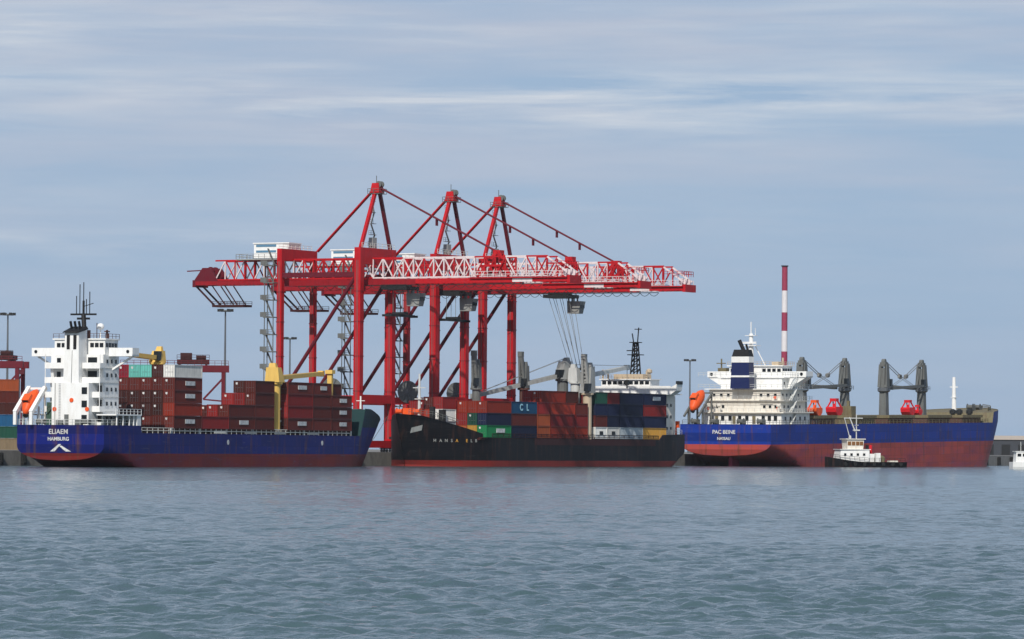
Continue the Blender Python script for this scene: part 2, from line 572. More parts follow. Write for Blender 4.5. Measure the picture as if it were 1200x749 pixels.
def frame(ox, oy, rz, oz=0.0, pitch=0.0):
    return Matrix.Translation((ox, oy, oz)) @ Matrix.Rotation(rz, 4, 'Z') @ Matrix.Rotation(pitch, 4, 'Y')

# ------------------------------------------------------------------ hulls
def hull(name, par, mat, L, B, deck, zkeel, stern_up, sa, sf, zt0, stem, capmat, xs_extra=(), nz=16, tr=0.92, cap_drop=1.0, flare=1.0,
         flip=False, sternz=None, p0=1.7):
    """lofted ship hull. deck(x): top of the side; stern_up: lowest height of the transom; sa, sf: where the afterbody ends and
    the entrance starts (m); stem(z): how far forward of L the stem lies at height z"""
    st = sorted(set([0, 0.02 * L, 0.05 * L] + [sa * i / 6 for i in range(7)] + [sa + (sf - sa) * i / 10 for i in range(11)] +
                    [sf + (L - sf) * (1 - (1 - i / 12) ** 1.6) for i in range(13)] + list(xs_extra)))
    mb = MB()
    grid = []
    for x in st:
        a = min(1, x / sa)
        zk = stern_up + (zkeel - stern_up) * (a ** 1.3)
        zd = deck(x)
        row = []
        for k in range(nz + 1):
            v = k / nz
            z = zk + (zd - zk) * (v ** 1.25)
            rise = zt0 + (0.8 - zt0) * a
            u = min(1.0, max(0.0, (z - zk) / rise))
            y = (1 - (1 - u) ** 2.4) ** (1 / 2.4) * B / 2
            y *= tr + (1 - tr) * min(1, a * 1.6)
            if x > sf:
                e = (x - sf) / (L - sf)
                hgt = min(1, max(0, (z + 1) / 12.0))
                p = p0 + 1.6 * hgt * flare
                y *= max(0.0, 1 - e ** p) ** (1.0 + 0.1 * (1 - hgt))
                y = max(y, 0.12 if e < 0.999 else 0.06)
                xx = x + stem(z) * e ** 2
            else:
                xx = x
            if sternz and x < sa:
                xx = xx + sternz(z) * (1 - a)
            row.append((xx, y, z))
        grid.append(row)
    n = nz + 1
    for sg in (1, -1):
        vs = [(x, y * sg, z) for row in grid for x, y, z in row]
        fs = []
        for i in range(len(grid) - 1):
            for k in range(nz):
                q = (i * n + k, (i + 1) * n + k, (i + 1) * n + k + 1, i * n + k + 1)
                fs.append(q if sg < 0 else q[::-1])
        mb.add(vs, fs)
    # transom
    r = grid[0]
    vs = [(x, y, z) for x, y, z in r] + [(x, -y, z) for x, y, z in r]
    mb.add(vs, [(k, k + 1, n + k + 1, n + k) for k in range(nz)])
    # deck inside the bulwark
    vs = []
    for row in grid:
        x, y, z = row[-1]
        vs += [(x, y, z - cap_drop), (x, -y, z - cap_drop)]
    mb.add(vs, [(2 * i, 2 * i + 1, 2 * i + 3, 2 * i + 2) for i in range(len(grid) - 1)], 1)
    # bulwark inner skin
    for sg in (1, -1):
        vs = []
        for row in grid:
            x, y, z = row[-1]
            vs += [(x, sg * max(0.02, y - 0.15), z - cap_drop), (x, sg * max(0.02, y - 0.15), z), (x, sg * y, z)]
        fs = []
        for i in range(len(grid) - 1):
            for k in (0, 1):
                fs.append((3 * i + k, 3 * i + 3 + k, 3 * i + 4 + k, 3 * i + 1 + k))
        mb.add(vs, fs, 1)
    o = mb.build(name, [mat, capmat], par)
    if flip:
        o.matrix_basis = Matrix.Scale(-1, 4, (1, 0, 0)) @ Matrix.Translation((-flip, 0, 0))
    # smooth the plating only
    me = o.data
    me.polygons.foreach_set('use_smooth', [True] * len(me.polygons))
    me.set_sharp_from_angle(angle=R(28))
    return o
def lerp_steps(x, pts):
    if x <= pts[0][0]:
        return pts[0][1]
    for (a, va), (b, vb) in zip(pts[:-1], pts[1:]):
        if x <= b:
            return va + (vb - va) * (x - a) / (b - a)
    return pts[-1][1]
def windows(par, pts, w, h, nrm, mat='glass', name='window'):
    """one small pane per point; nrm: 'x-' faces aft, 'y-' faces the sea side"""
    for x, y, z in pts:
        mb = MB()
        if nrm[0] == 'x':
            mb.box(x - 0.05, x + 0.05, y - w / 2, y + w / 2, z - h / 2, z + h / 2)
        else:
            mb.box(x - w / 2, x + w / 2, y - 0.05, y + 0.05, z - h / 2, z + h / 2)
        mb.build(name, mat, par)

# ------------------------------------------------------------------ ship-to-shore cranes
HW, GA = 7.3, 20.5       # half the leg spacing along the quay, and the rail gauge
def make_sts(trolley_y, load=True):
    root = thing('gantry_crane', 'x', 'crane')
    P = lambda mb, name, mat, par=root, **k: mb.build(name, mat, par, dz=-QZ if par is root else -QZ, **k)
    # legs
    for x in (-HW, HW):
        for y, w in ((0, 0.8), (GA, 0.62)):
            lg = MB().box(x - w, x + w, y - w, y + w, 5.6, 48.9)
            for z in (10.2, 16.6, 24.4, 32.2, 39.0):        # bolted flanges
                lg.box(x - w - 0.09, x + w + 0.09, y - w - 0.09, y + w + 0.09, z, z + 0.22, 1)
            for dz_ in (-0.18, 0.18):                        # cable tray up the leg
                lg.bar((x - w - 0.06, y + dz_, 6), (x - w - 0.06, y + dz_, 46), 0.08, mi=2)
            P(lg, 'leg', ['crane_red', 'crane_mid', 'gear_grey'])
    # sill beams on bogies
    for y in (0, GA):
        P(MB().box(-HW - 1.6, HW + 1.6, y - 0.7, y + 0.7, 4.0, 5.6), 'sill_beam', 'crane_red')
        for x in (-HW, HW):
            b = MB()
            b.hexa([(x - 3.2, y - 0.45, 3.75), (x + 3.2, y - 0.45, 3.75), (x + 3.2, y + 0.45, 3.75), (x - 3.2, y + 0.45, 3.75)],
                   [(x - 1.0, y - 0.45, 4.45), (x + 1.0, y - 0.45, 4.45), (x + 1.0, y + 0.45, 4.45), (x - 1.0, y + 0.45, 4.45)])
            for k in (-2.7, -1.3, 1.3, 2.7):
                b.lathe((x + k, y - 0.15, 3.38), [(0.36, 0), (0.36, 0.3)], 12, 1, 'y')
            P(b, 'bogie', ['crane_dark', 'steel'])
    # portal beams
    for y, w in ((0, 1.5), (GA, 1.1)):
        P(MB().box(-HW + 0.8, HW - 0.8, y - w / 2, y + w / 2, 14.0, 15.9), 'portal_beam', 'crane_red')
    for x in (-HW, HW):
        P(MB().box(x - 0.5, x + 0.5, 0.8, GA - 0.62, 14.2, 15.7), 'portal_beam', 'crane_red')
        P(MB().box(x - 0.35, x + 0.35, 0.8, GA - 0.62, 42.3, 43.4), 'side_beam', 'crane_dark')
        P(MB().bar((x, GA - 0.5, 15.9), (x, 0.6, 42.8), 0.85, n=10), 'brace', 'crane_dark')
    # top cross beams
    P(MB().box(-HW + 0.8, HW - 0.8, -0.75, 0.75, 45.2, 48.9), 'cross_beam', 'crane_red')
    P(MB().box(-HW + 0.62, HW - 0.62, GA - 0.6, GA + 0.6, 46.2, 48.9), 'cross_beam', 'crane_red')
    P(MB().rail([(-HW, -0.7, 48.9), (HW, -0.7, 48.9)], 1.1, 1.8, 0.08), 'railing', 'cream')
    P(MB().rail([(-HW, GA + 0.5, 48.9), (HW, GA + 0.5, 48.9)], 1.1, 1.8, 0.08), 'railing', 'cream')
    # mast (A-frame) with apex gear and ladder
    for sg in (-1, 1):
        P(MB().bar((sg * HW * 0.92, 0, 48.9), (sg * 0.75, -0.4, 62.2), 0.72, 0.72), 'mast_leg', 'crane_red' if sg < 0 else 'crane_dark')  # far leg in darker red, its shaded look put into the colour
    ap = MB()
    ap.hexa([(-1.25, -1.5, 61.4), (1.25, -1.5, 61.4), (1.25, 0.9, 61.4), (-1.25, 0.9, 61.4)],
            [(-0.85, -1.1, 63.7), (0.85, -1.1, 63.7), (0.85, 0.6, 63.7), (-0.85, 0.6, 63.7)])
    for x in (-0.55, 0.55):
        ap.lathe((x - 0.15, -1.0, 63.4), [(0.75, 0), (0.75, 0.3)], 14, 1, 'x')
    ap.rail([(-1.7, -1.8, 61.3), (1.7, -1.8, 61.3), (1.7, 1.2, 61.3), (-1.7, 1.2, 61.3), (-1.7, -1.8, 61.3)], 1.1, 1.2, 0.08, 1)
    ap.box(-1.75, 1.75, -1.85, 1.25, 61.2, 61.3, 1)
    ap.bar((0.2, 0, 63.7), (0.2, 0, 65.4), 0.12, mi=1)
    P(ap, 'apex', ['crane_red', 'gear_grey'])
    ld = MB()
    for k in range(5):
        z = 49.5 + k * 2.5
        wx = 2.6 - k * 0.42
        ld.box(-wx * 0.5, wx * 0.5, 0.3, 1.2, z, z + 0.1)
        s = 1 if k % 2 else -1
        ld.bar((s * wx * 0.45, 0.8, z), (-s * (wx - 0.42) * 0.45, 0.8, z + 2.5), 0.35, 0.12)
        ld.rail([(-wx * 0.5, 1.2, z), (wx * 0.5, 1.2, z)], 1.0, 0.8, 0.07)
    ld.box(-0.9, 0.9, 0.2, 1.3, 49.0, 51.4)
    P(ld, 'ladder', 'grey')
    for x in (-0.3, 0.3):
        P(MB().bar((x, 0.2, 62.6), (x, 15.2, 48.4), 0.42, n=10), 'backstay', 'crane_red')
        st = MB()
        st.bar((x, -1.2, 62.6), (x, -31.5, 47.6), 0.34, n=10)
        for k in (0.48, 0.68):
            p = Vector((x, -1.2, 62.6)).lerp(Vector((x, -31.5, 47.6)), k)
            st.bar(p, p + Vector((0, 0, -1.6)), 0.25)
        P(st, 'forestay', 'crane_dark')
    # boom and backreach: twin red box girders under a pale lattice
    Y0, Y1 = -50.0, 46.0
    gd = MB()
    for x in (-2.4, 2.4):
        for ya, yb, z0_, mi in ((Y0, -41.5, 40.9, 0), (-41.5, -36.5, 40.9, 1), (-36.5, -12, 40.8, 0), (-12, 22, 40.6, 2), (22, Y1, 41.0, 2)):  # inboard runs in darker red: shade under the boom painted in
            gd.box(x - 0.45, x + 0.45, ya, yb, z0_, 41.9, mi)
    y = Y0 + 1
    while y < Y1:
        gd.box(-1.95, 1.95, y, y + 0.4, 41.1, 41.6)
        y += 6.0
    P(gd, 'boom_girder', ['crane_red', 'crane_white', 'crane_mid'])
    tr = MB()
    PAN = 2.6
    lo, hi = 42.2, 46.6
    y = -45.0
    k = 0
    while y < 39.0:
        mi = 0
        if -35 < y < -28 or 4 < y < 15 or y < -41:
            mi = 1
        if y > 21:
            mi = 0 if k % 2 == 0 else 1
        for x in (-2.4, 2.4):
            tr.bar((x, y, lo), (x, y, hi), 0.26, mi=mi if k % 3 else 1)
            if k % 2:
                tr.bar((x, y, lo), (x, y + PAN, hi), 0.25, mi=mi if x > 0 else (1 if k % 5 == 1 else mi))
            else:
                tr.bar((x, y, hi), (x, y + PAN, lo), 0.25, mi=mi)
            tr.bar((x, y, hi), (x, y + PAN, hi), 0.34, mi=0 if y < -9 and mi == 0 else 1)
            tr.bar((x, y, lo), (x, y + PAN, lo), 0.30, mi=0 if y < -2 else 1)
        tr.bar((-2.4, y, hi), (2.4, y + PAN, hi), 0.22, mi=mi)
        y += PAN
        k += 1
    P(tr, 'boom_lattice', ['crane_white', 'crane_red'])
    br = MB()
    for x in (-2.4, 2.4):
        br.bar((x, -35.5, 42), (x * 0.25, -31.6, 47.9), 0.7).bar((x, -27.5, 42), (x * 0.25, -31.4, 47.9), 0.7)
        br.bar((x, -33.6, 44.6), (x, -29.4, 44.6), 0.5)
    br.box(-1.0, 1.0, -32.4, -30.6, 47.2, 48.1)
    P(br, 'stay_bracket', 'crane_red')
    tp = MB()
    tp.rail([(-3.2, -50, 42), (-3.2, -38, 42), (-3.2, -26, 42)], 1.3, 1.5, 0.1, 1).rail([(3.2, -50, 42), (3.2, -26, 42)], 1.3, 1.5, 0.1, 1)
    tp.box(-3.3, -2.85, -50.2, -26, 41.75, 41.98).box(2.85, 3.3, -50.2, -26, 41.75, 41.98)
    tp.box(-2.8, 2.8, -50.8, -50.0, 40.6, 42.3)
    for x in (-1.2, 1.2):
        tp.lathe((x - 0.2, -49.3, 42.9), [(0.9, 0), (0.9, 0.4)], 14, 1, 'x')
    tp.rail([(-3.0, -45, 44.2), (-3.0, -50, 44.2), (3.0, -50, 44.2), (3.0, -45, 44.2)], 1.2, 1.2, 0.1, 0)
    tp.bar((-2.4, -45, 46.4), (-2.4, -50, 43.0), 0.35, mi=1).bar((2.4, -45, 46.4), (2.4, -50, 43.0), 0.35, mi=1)
    P(tp, 'boom_tip', ['crane_red', 'crane_white'])
    fs = MB()                                                # festoon cable loops under the girder
    y = -44.0
    while y < 18:
        for i in range(6):
            a0, a1 = i / 6, (i + 1) / 6
            fs.bar((-3.0, y + 2.4 * a0, 40.4 - 3.0 * a0 * (1 - a0)), (-3.0, y + 2.4 * a1, 40.4 - 3.0 * a1 * (1 - a1)), 0.10)
        y += 2.4
    fs.bar((-3.0, -44, 40.45), (-3.0, 18.4, 40.45), 0.16)
    P(fs, 'festoon', 'dark')
    # walkway hung along the girders
    wk = MB()
    wk.box(3.0, 3.9, -25, 45, 41.2, 41.3)
    wk.rail([(3.9, -25, 41.3), (3.9, 45, 41.3)], 1.1, 2.2, 0.09)
    P(wk, 'walkway', 'grey')
    # back end: sheave frame, aerial rod, hanging maintenance cradle
    be = MB()
    for x in (-2.4, 2.4):
        be.hexa([(x - 0.3, 40, 41.9), (x + 0.3, 40, 41.9), (x + 0.3, 46.6, 41.9), (x - 0.3, 46.6, 41.9)],
                [(x - 0.3, 42.2, 45.0), (x + 0.3, 42.2, 45.0), (x + 0.3, 44.2, 45.0), (x - 0.3, 44.2, 45.0)])
    be.box(-2.8, 2.8, 46.02, 46.8, 40.6, 42.2)
    be.bar((0, 44, 44.6), (0, 50.0, 44.4), 0.25)
    for x in (-1.0, 1.0):
        be.lathe((x - 0.2, 43.0, 44.3), [(1.0, 0), (1.0, 0.4)], 14, 0, 'x')
    P(be, 'sheave_frame', 'crane_dark')
    cr = MB()
    cr.bar((-1.5, 46.4, 40.7), (-1.5, 41.6, 36.4), 0.35).bar((1.5, 46.4, 40.7), (1.5, 41.6, 36.4), 0.35)
    for x in (-1.9, 1.9):
        cr.bar((x, 42.0, 40.9), (x, 38.4, 36.4), 0.22).bar((x, 38.6, 40.9), (x, 35.2, 36.4), 0.22)
    cr.box(-1.9, 1.9, 33.6, 42.0, 36.0, 36.5)
    cr.rail([(-1.9, 33.6, 36.5), (-1.9, 42, 36.5)], 0.8, 1.5, 0.09).rail([(1.9, 33.6, 36.5), (1.9, 42, 36.5)], 0.8, 1.5, 0.09)
    P(cr, 'maintenance_cradle', 'maroon')
    # machinery house
    mh = MB()
    mh.box(-2.7, 2.7, 21.2, 30.4, 46.9, 50.3).box(-2.9, 2.9, 21.0, 30.6, 50.3, 50.55)
    h = P(mh, 'machinery_house', 'white')
    for z in (48.3, 49.6):
        MB().box(-2.76, -2.70, 24.5, 29.8, z - QZ, z + 0.5 - QZ).build('louvre', 'louvre_blue', h)
    P(MB().box(-3.8, 3.8, 20.4, 34.5, 46.6, 46.85).rail([(-3.8, 34.5, 46.85), (3.8, 34.5, 46.85)], 1.1, 1.5, 0.09)
      .rail([(-3.8, 20.9, 46.85), (-3.8, 34.5, 46.85)], 1.1, 1.5, 0.09), 'house_platform', 'grey')
    # stair tower beside the near landside leg
    sx, sy = -HW - 1.3, GA + 1.4
    tw = MB()
    z = 6.0
    k = 0
    while z < 45:
        tw.box(sx - 0.9, sx + 0.9, sy - 1.0, sy + 1.9, z - 0.1, z + 0.12)
        tw.box(sx - 0.9, sx + 0.9, sy + 0.9, sy + 2.6, z + 0.12, z + 0.24)
        tw.box(sx - 0.92, sx - 0.86, sy + 0.9, sy + 2.6, z + 0.24, z + 1.2)
        s = 1 if k % 2 else -1
        tw.bar((sx - 0.35 * s, sy - 0.5, z), (sx - 0.35 * s, sy + 1.4, z + 3.9), 0.6, 0.14)
        tw.rail([(sx - 0.7, sy - 0.8, z + 0.1), (sx - 0.7, sy + 1.7, z + 0.1), (sx + 0.7, sy + 1.7, z + 0.1)], 1.05, 0.9, 0.08)
        z += 3.9
        k += 1
    for dx, dy in ((-0.65, -0.7), (0.65, 1.6), (-0.65, 1.6)):
        tw.bar((sx + dx, sy + dy, 5), (sx + dx, sy + dy, 46), 0.16)
    P(tw, 'stair_tower', 'gear_grey')
    # cable reel in a frame over the portal
    rl = MB()
    c = (-HW - 1.1, 6.4, 17.0)
    rl.lathe(c, [(2.55, 0), (2.55, 0.1), (0.7, 0.1), (0.7, 0.5), (2.55, 0.5), (2.55, 0.6)], 28, 0, 'x')
    for i in range(12):
        an = i * math.pi / 6
        rl.bar((c[0] - 0.08, c[1], c[2]), (c[0] - 0.08, c[1] + 2.55 * math.cos(an), c[2] + 2.55 * math.sin(an)), 0.16, mi=1)
    rl.bar((c[0], c[1], 14.9), (c[0] + 0.8, c[1], 17.0), 0.5)
    P(rl, 'cable_reel', ['gear_grey', 'steel'])
    # trolley, driver's cab, hoist ropes and spreader
    ty = trolley_y
    t = P(MB().box(-3.0, 3.0, ty - 3.2, ty + 3.2, 39.5, 40.3).box(-1.8, 1.8, ty - 2.0, ty + 2.6, 40.3, 40.9)
          .rail([(-3.0, ty - 3.2, 39.5), (-3.0, ty + 3.2, 39.5)], 1.1, 1.2, 0.09), 'trolley', 'dark')
    cb = MB()
    cb.hexa([(0.9, ty - 4.2, 35.9), (3.1, ty - 4.2, 35.9), (3.1, ty - 1.2, 35.9), (0.9, ty - 1.2, 35.9)],
            [(0.7, ty - 4.8, 38.8), (3.3, ty - 4.8, 38.8), (3.3, ty - 1.2, 38.8), (0.7, ty - 1.2, 38.8)])
    for cx in (1.0, 2.8):
        for cy in (ty - 2.9, ty - 1.5):
            cb.bar((cx, cy, 38.7), (cx, cy, 39.6), 0.3)
    cb.box(0.85, 3.15, ty - 4.62, ty - 4.45, 37.2, 38.4, 1)
    MBc = P(cb, 'driver_cab', ['grey', 'glass'])
    if load:
        by, bz = ty - 4.4, 21.6
        for x in (-1.1, 1.1):
            for dy in (-2.4, -0.8, 0.8, 2.4):
                P(MB().bar((x, ty + dy * 1.1, 39.55), (x * 0.9, by + dy * 0.55, bz + 1.5), 0.085), 'hoist_rope', 'rope')
        sp = MB()
        sp.box(-1.0, 1.0, by - 1.6, by + 1.6, bz + 0.9, bz + 1.5).box(-6.0, 6.0, by - 0.5, by + 0.5, bz, bz + 0.6)
        sp.box(-6.1, -5.7, by - 1.2, by + 1.2, bz - 0.1, bz + 0.5).box(5.7, 6.1, by - 1.2, by + 1.2, bz - 0.1, bz + 0.5)
        sp.box(-0.5, 0.5, by - 0.4, by + 0.4, bz + 0.6, bz + 0.9)
        P(sp, 'spreader', 'dark')
    else:
        by, bz = ty, 33.5
        for x in (-1.1, 1.1):
            for dy in (-1.2, 1.2):
                P(MB().bar((x, ty + dy, 39.55), (x, by + dy, bz + 1.0), 0.085), 'hoist_rope', 'rope')
        P(MB().box(-1.0, 1.0, by - 1.5, by + 1.5, bz + 0.5, bz + 1.0).box(-6.0, 6.0, by - 0.5, by + 0.5, bz, bz + 0.5)
          .box(-6.1, -5.7, by - 1.2, by + 1.2, bz - 0.1, bz + 0.4).box(5.7, 6.1, by - 1.2, by + 1.2, bz - 0.1, bz + 0.4), 'spreader', 'dark')
    return root
STS = 'red ship-to-shore gantry cranes on the quay'
for t, ty, ld, lab in (
        (0.2, -6.5, False, 'red gantry crane nearest the viewer, its thick legs beyond the blue feeder ship\'s bow'),
        (35.1, -1.0, False, 'middle one of the three red gantry cranes, legs behind the black ship\'s bow'),
        (58.6, -17.0, True, 'farthest red gantry crane, hoist ropes slanting down over the black ship\'s deck')):
    c = make_sts(ty, ld)
    x, y = qpt(t, 0)
    c.location = (x, y, QZ)
    c.rotation_euler = (0, 0, QA)
    tag(c, lab, 'crane', STS)

# ------------------------------------------------------------------ yard gantries, masts, chimney, shed
def make_rtg():
    r = thing('yard_gantry', 'x', 'crane')
    for x in (-11.8, 11.8):
        for y in (-3.2, 3.2):
            MB().box(x - 0.45, x + 0.45, y - 0.4, y + 0.4, 1.6, 19.0).build('leg', 'crane_dark', r)
        MB().box(x - 0.6, x + 0.6, -5.0, 5.0, 1.0, 1.9).build('sill_beam', 'crane_red', r)
        w = MB()
        for y in (-4.2, -2.4, 2.4, 4.2):
            w.lathe((x - 0.3, y, 0.75), [(0.45, 0), (0.75, 0.1), (0.75, 0.5), (0.45, 0.6)], 14, 0, 'x')
        w.build('wheel_set', 'rubber', r)
        MB().box(x - 0.4, x + 0.4, -2.8, 2.8, 17.6, 18.6).build('end_beam', 'crane_red', r)
    for y in (-3.2, 3.2):
        MB().box(-13.2, 13.2, y - 0.5, y + 0.5, 19.0, 20.6).build('girder', 'crane_dark', r)
        MB().bar((11.6, y, 17.4), (7.0, y, 12.4), 0.4).bar((7.0, y, 12.4), (11.6, y, 12.0), 0.3).build('brace', 'crane_dark', r)
    t = MB()
    t.box(0.6, 8.4, -2.6, 2.6, 20.9, 22.0).box(1.4, 4.2, -2.0, 2.0, 22.0, 23.6).box(5.2, 7.6, -1.6, 1.6, 22.0, 23.0)
    t.rail([(0.6, -2.6, 22), (8.4, -2.6, 22)], 1.1, 1.3, 0.1)
    t.box(0.9, 1.4, -3.4, 3.4, 20.6, 20.9).box(7.4, 7.9, -3.4, 3.4, 20.6, 20.9)
    t.build('trolley', 'maroon', r)
    c = MB()
    c.hexa([(-0.6, -1.2, 16.0), (1.2, -1.2, 16.0), (1.2, 1.2, 16.0), (-0.6, 1.2, 16.0)],
           [(-0.8, -1.3, 18.6), (1.4, -1.3, 18.6), (1.4, 1.3, 18.6), (-0.8, 1.3, 18.6)])
    c.build('driver_cab', 'gear_grey', r)
    MB().rail([(-13, -3.6, 20.6), (13, -3.6, 20.6)], 1.1, 1.6, 0.1).build('railing', 'crane_dark', r)
    return r
RG = 'red rubber-tyred gantry cranes in the container yard'
for px, Y, rz, z, lab in ((205, 1075, 0.06, QZ, 'dark red yard gantry crane rising behind the brown stacks beside the white deckhouse'),
                          (-34, 1040, -0.10, QZ, 'dark red yard gantry crane cut by the left edge, behind a tall stack')):
    g = make_rtg()
    g.location = (at(px, Y), Y, z)
    g.rotation_euler = (0, 0, rz)
    if px < 0:
        for ch in g.children:
            if ch.name.startswith('trolley'):
                ch.location.x = 2.2
    tag(g, lab, 'crane', RG)
lm = None
for px, Y, zt, lab in ((9, 1180, 39.0, 'slim grey floodlight mast over the yard at the left edge'),
                       (264, 1150, 39.5, 'tall slim floodlight mast right of the dark red yard gantry crane'),
                       (340, 1360, 37.5, 'distant floodlight mast seen between the first crane\'s landside legs'),
                       (809, 1500, 34.5, 'distant floodlight mast between the black ship\'s bridge and the orange lifeboat')):
    r = thing('light_mast', lab, 'light mast', (at(px, Y), Y, QZ), 0, 'floodlight masts in the port yard')
    H_ = zt - QZ
    MB().lathe((0, 0, 0), [(0.75, 0), (0.75, 0.9), (0.42, 1.0), (0.20, H_ - 0.4)], 12).build('pole', 'steel', r)
    hd = MB()
    hd.lathe((0, 0, H_ - 0.55), [(1.5, 0), (1.6, 0.1), (1.6, 0.3), (0.4, 0.45)], 14)
    hd.build('ring', 'gear_grey', r)
    for k in range(6):
        an = k * math.pi / 3
        cx, cy = 1.7 * math.cos(an), 1.7 * math.sin(an)
        MB().box(cx - 0.38, cx + 0.38, cy - 0.38, cy + 0.38, H_ - 0.55, H_ + 0.15).build('floodlight', 'dark', r)
# striped chimney
Y = 2200.0
ch = thing('chimney', 'tall slim chimney in red and white bands far behind the bulk carrier', 'chimney', (at(919.5, Y), Y, QZ))
zs = [0, 38.6, 50.0, 60.2, 69.4, 80.2, 92.2]
for i in range(6):
    a0, a1 = zs[i], zs[i + 1]
    rr = lambda z: 1.65 - 0.25 * z / 90
    MB().lathe((0, 0, 0), [(rr(a0), a0), (rr(a1), a1)], 20).build('band', 'chimney_red' if i % 2 else 'chimney_white', ch)
MB().lathe((0, 0, 0), [(1.8, 92.2), (1.8, 92.7), (1.3, 92.7)], 20).build('rim', 'dark', ch)
# long low shed past the bulk carrier's bow
Y = 1500.0
sh = thing('harbour_shed', 'long low dark shed with pale roof beyond the bulk carrier\'s bow', 'shed', (at(1178, Y), Y, QZ), R(4))
MB().box(-9.5, 14, -5, 5, 0, 5.2).build('wall', 'shed', sh)
MB().add([(-9.9, -5.4, 5.2), (14.4, -5.4, 5.2), (14.4, 5.4, 5.2), (-9.9, 5.4, 5.2), (-9.9, 0, 6.6), (14.4, 0, 6.6)],
         [(0, 1, 5, 4), (2, 3, 4, 5), (1, 2, 5), (3, 0, 4), (3, 2, 1, 0)]).build('roof', 'shed_roof', sh)
for k in range(4):
    MB().box(-7.5 + k * 5.6, -4.6 + k * 5.6, -5.06, -5.0, 0, 3.6).build('door', 'dark', sh)

# ------------------------------------------------------------------ blue feeder ship (left)
FX, FY, FA = -84.81716923213907, 835.2039733786822, R(68)
f1 = thing('container_ship', 'blue container ship with red boot stripe, white deckhouse aft and yellow deck cranes', 'ship', (FX, FY, 0), FA)
deck1 = lambda x: lerp_steps(x, [(0, 7.9), (13.5, 7.9), (14.2, 6.5), (117, 6.5), (119.5, 12.3), (123, 12.2), (130, 11.0), (147, 8.8)])
hull('hull', f1, 'hull_feeder', 147, 20.0, deck1, -2.0, 1.2, 16, 112, 3.0, lambda z: (z - 9.5) * 0.95 - 0.4 if z > 0 else -9.4, 'bow_teal',
     (13.5, 14.2, 117, 118, 119.5, 121, 123, 126, 130, 136), cap_drop=0.15, flare=0.85, p0=1.15)
# coamings and hatch covers the boxes stand on
for x0, x1 in ((16, 26.5), (27.4, 51.8), (52.2, 76.6), (77, 113)):
    MB().box(x0, x1, -8.6, 8.6, 6.3, 7.1).box(x0 + 0.2, x1 - 0.2, -9.5, 9.5, 7.1, 7.46).build('hatch_cover', 'hatch', f1)
for sg in (-1, 1):
    MB().rail([(14.5, sg * 9.75, 6.5), (112, sg * 9.75, 6.5)], 1.05, 2.3, 0.13).build('deck_railing', 'cream', f1)
for x in [27.6, 39.7, 52.0, 64.2, 76.4, 88.6, 100.8, 112.4]:
    for sg in (-1, 1):
        MB().box(x - 0.25, x + 0.25, sg * 9.55 - 0.15, sg * 9.55 + 0.15, 6.4, 7.5).build('stanchion', 'pale_grey', f1)
for x0 in (46, 60, 74, 90):
    MB().box(x0, x0 + 5.2, -9.86, -9.78, 6.6, 7.15).build('side_board', 'cream' if x0 == 46 else 'grey', f1)
MB().rail([(0.2, -8.9, 7.9), (0.2, 8.9, 7.9)], 1.05, 1.5, 0.09).rail([(0.2, -8.9, 7.9), (13, -9.7, 7.9)], 1.05, 1.5, 0.09).build('stern_railing', 'pale_grey', f1)
for x in (52.0, 97.0):
    MB().lathe((x, -10.03, 4.9), [(0.5, 0), (0.5, 0.06)], 14, 0, 'y').build('hull_mark', 'lettering', f1)
lettering('ship_name', 'ELIAEM', 1.3, 'lettering', f1, (-0.06, 0.4, 6.6), (R(90), 0, R(-90)), 0.015)
lettering('home_port', 'HAMBURG', 0.95, 'lettering', f1, (-0.06, 0.4, 5.25), (R(90), 0, R(-90)), 0.02)
e = MB()
e.hexa([(-0.1, 2.1, 2.9), (-0.1, 1.2, 2.9), (-0.02, 1.2, 2.9), (-0.02, 2.1, 2.9)], [(-0.1, 0.3, 4.3), (-0.1, -0.2, 4.3), (-0.02, -0.2, 4.3), (-0.02, 0.3, 4.3)])
e.hexa([(-0.11, -1.2, 2.9), (-0.11, -2.3, 2.9), (-0.03, -2.3, 2.9), (-0.03, -1.2, 2.9)], [(-0.11, 0.3, 4.0), (-0.11, -0.3, 4.0), (-0.03, -0.3, 4.0), (-0.03, 0.3, 4.0)])
e.build('stern_emblem', 'lettering', f1)
# deckhouse
dh = MB().box(6, 12.5, -5.8, 5.3, 7.75, 21.3).build('deckhouse', 'white', f1)
MB().box(2.5, 6.0, -4.6, 3.2, 7.75, 15.9).build('funnel_base', 'white', dh)
fu = MB().hexa([(2.6, -2.4, 15.9), (6.0, -2.4, 15.9), (6.0, 0.9, 15.9), (2.6, 0.9, 15.9)],
               [(2.8, -2.2, 25.3), (6.0, -2.2, 26.0), (6.0, 0.7, 26.0), (2.8, 0.7, 25.3)]).build('funnel', 'white', dh)
for y in (-0.05, -1.45):
    MB().box(2.66, 2.80, y - 0.32, y + 0.32, 22.2, 24.9).build('louvre', 'soot', fu)
ex = MB()
ex.hexa([(2.2, -2.5, 25.3), (6.2, -2.5, 26.05), (6.2, 1.0, 26.05), (2.2, 1.0, 25.3)],
        [(2.4, -2.3, 25.6), (6.0, -2.3, 26.6), (6.0, 0.8, 26.6), (2.4, 0.8, 25.6)])
for y in (-1.6, -0.7, 0.2):
    ex.bar((4.6, y, 26.0), (4.0, y, 27.5), 0.5, n=8)
ex.build('exhaust_cap', 'soot', fu)
for z in (10.5, 13.25, 16.0, 18.75):
    MB().box(5.93, 12.57, -5.87, 5.37, z - 0.09, z + 0.03).build('deck_edge', 'pale_grey', dh)
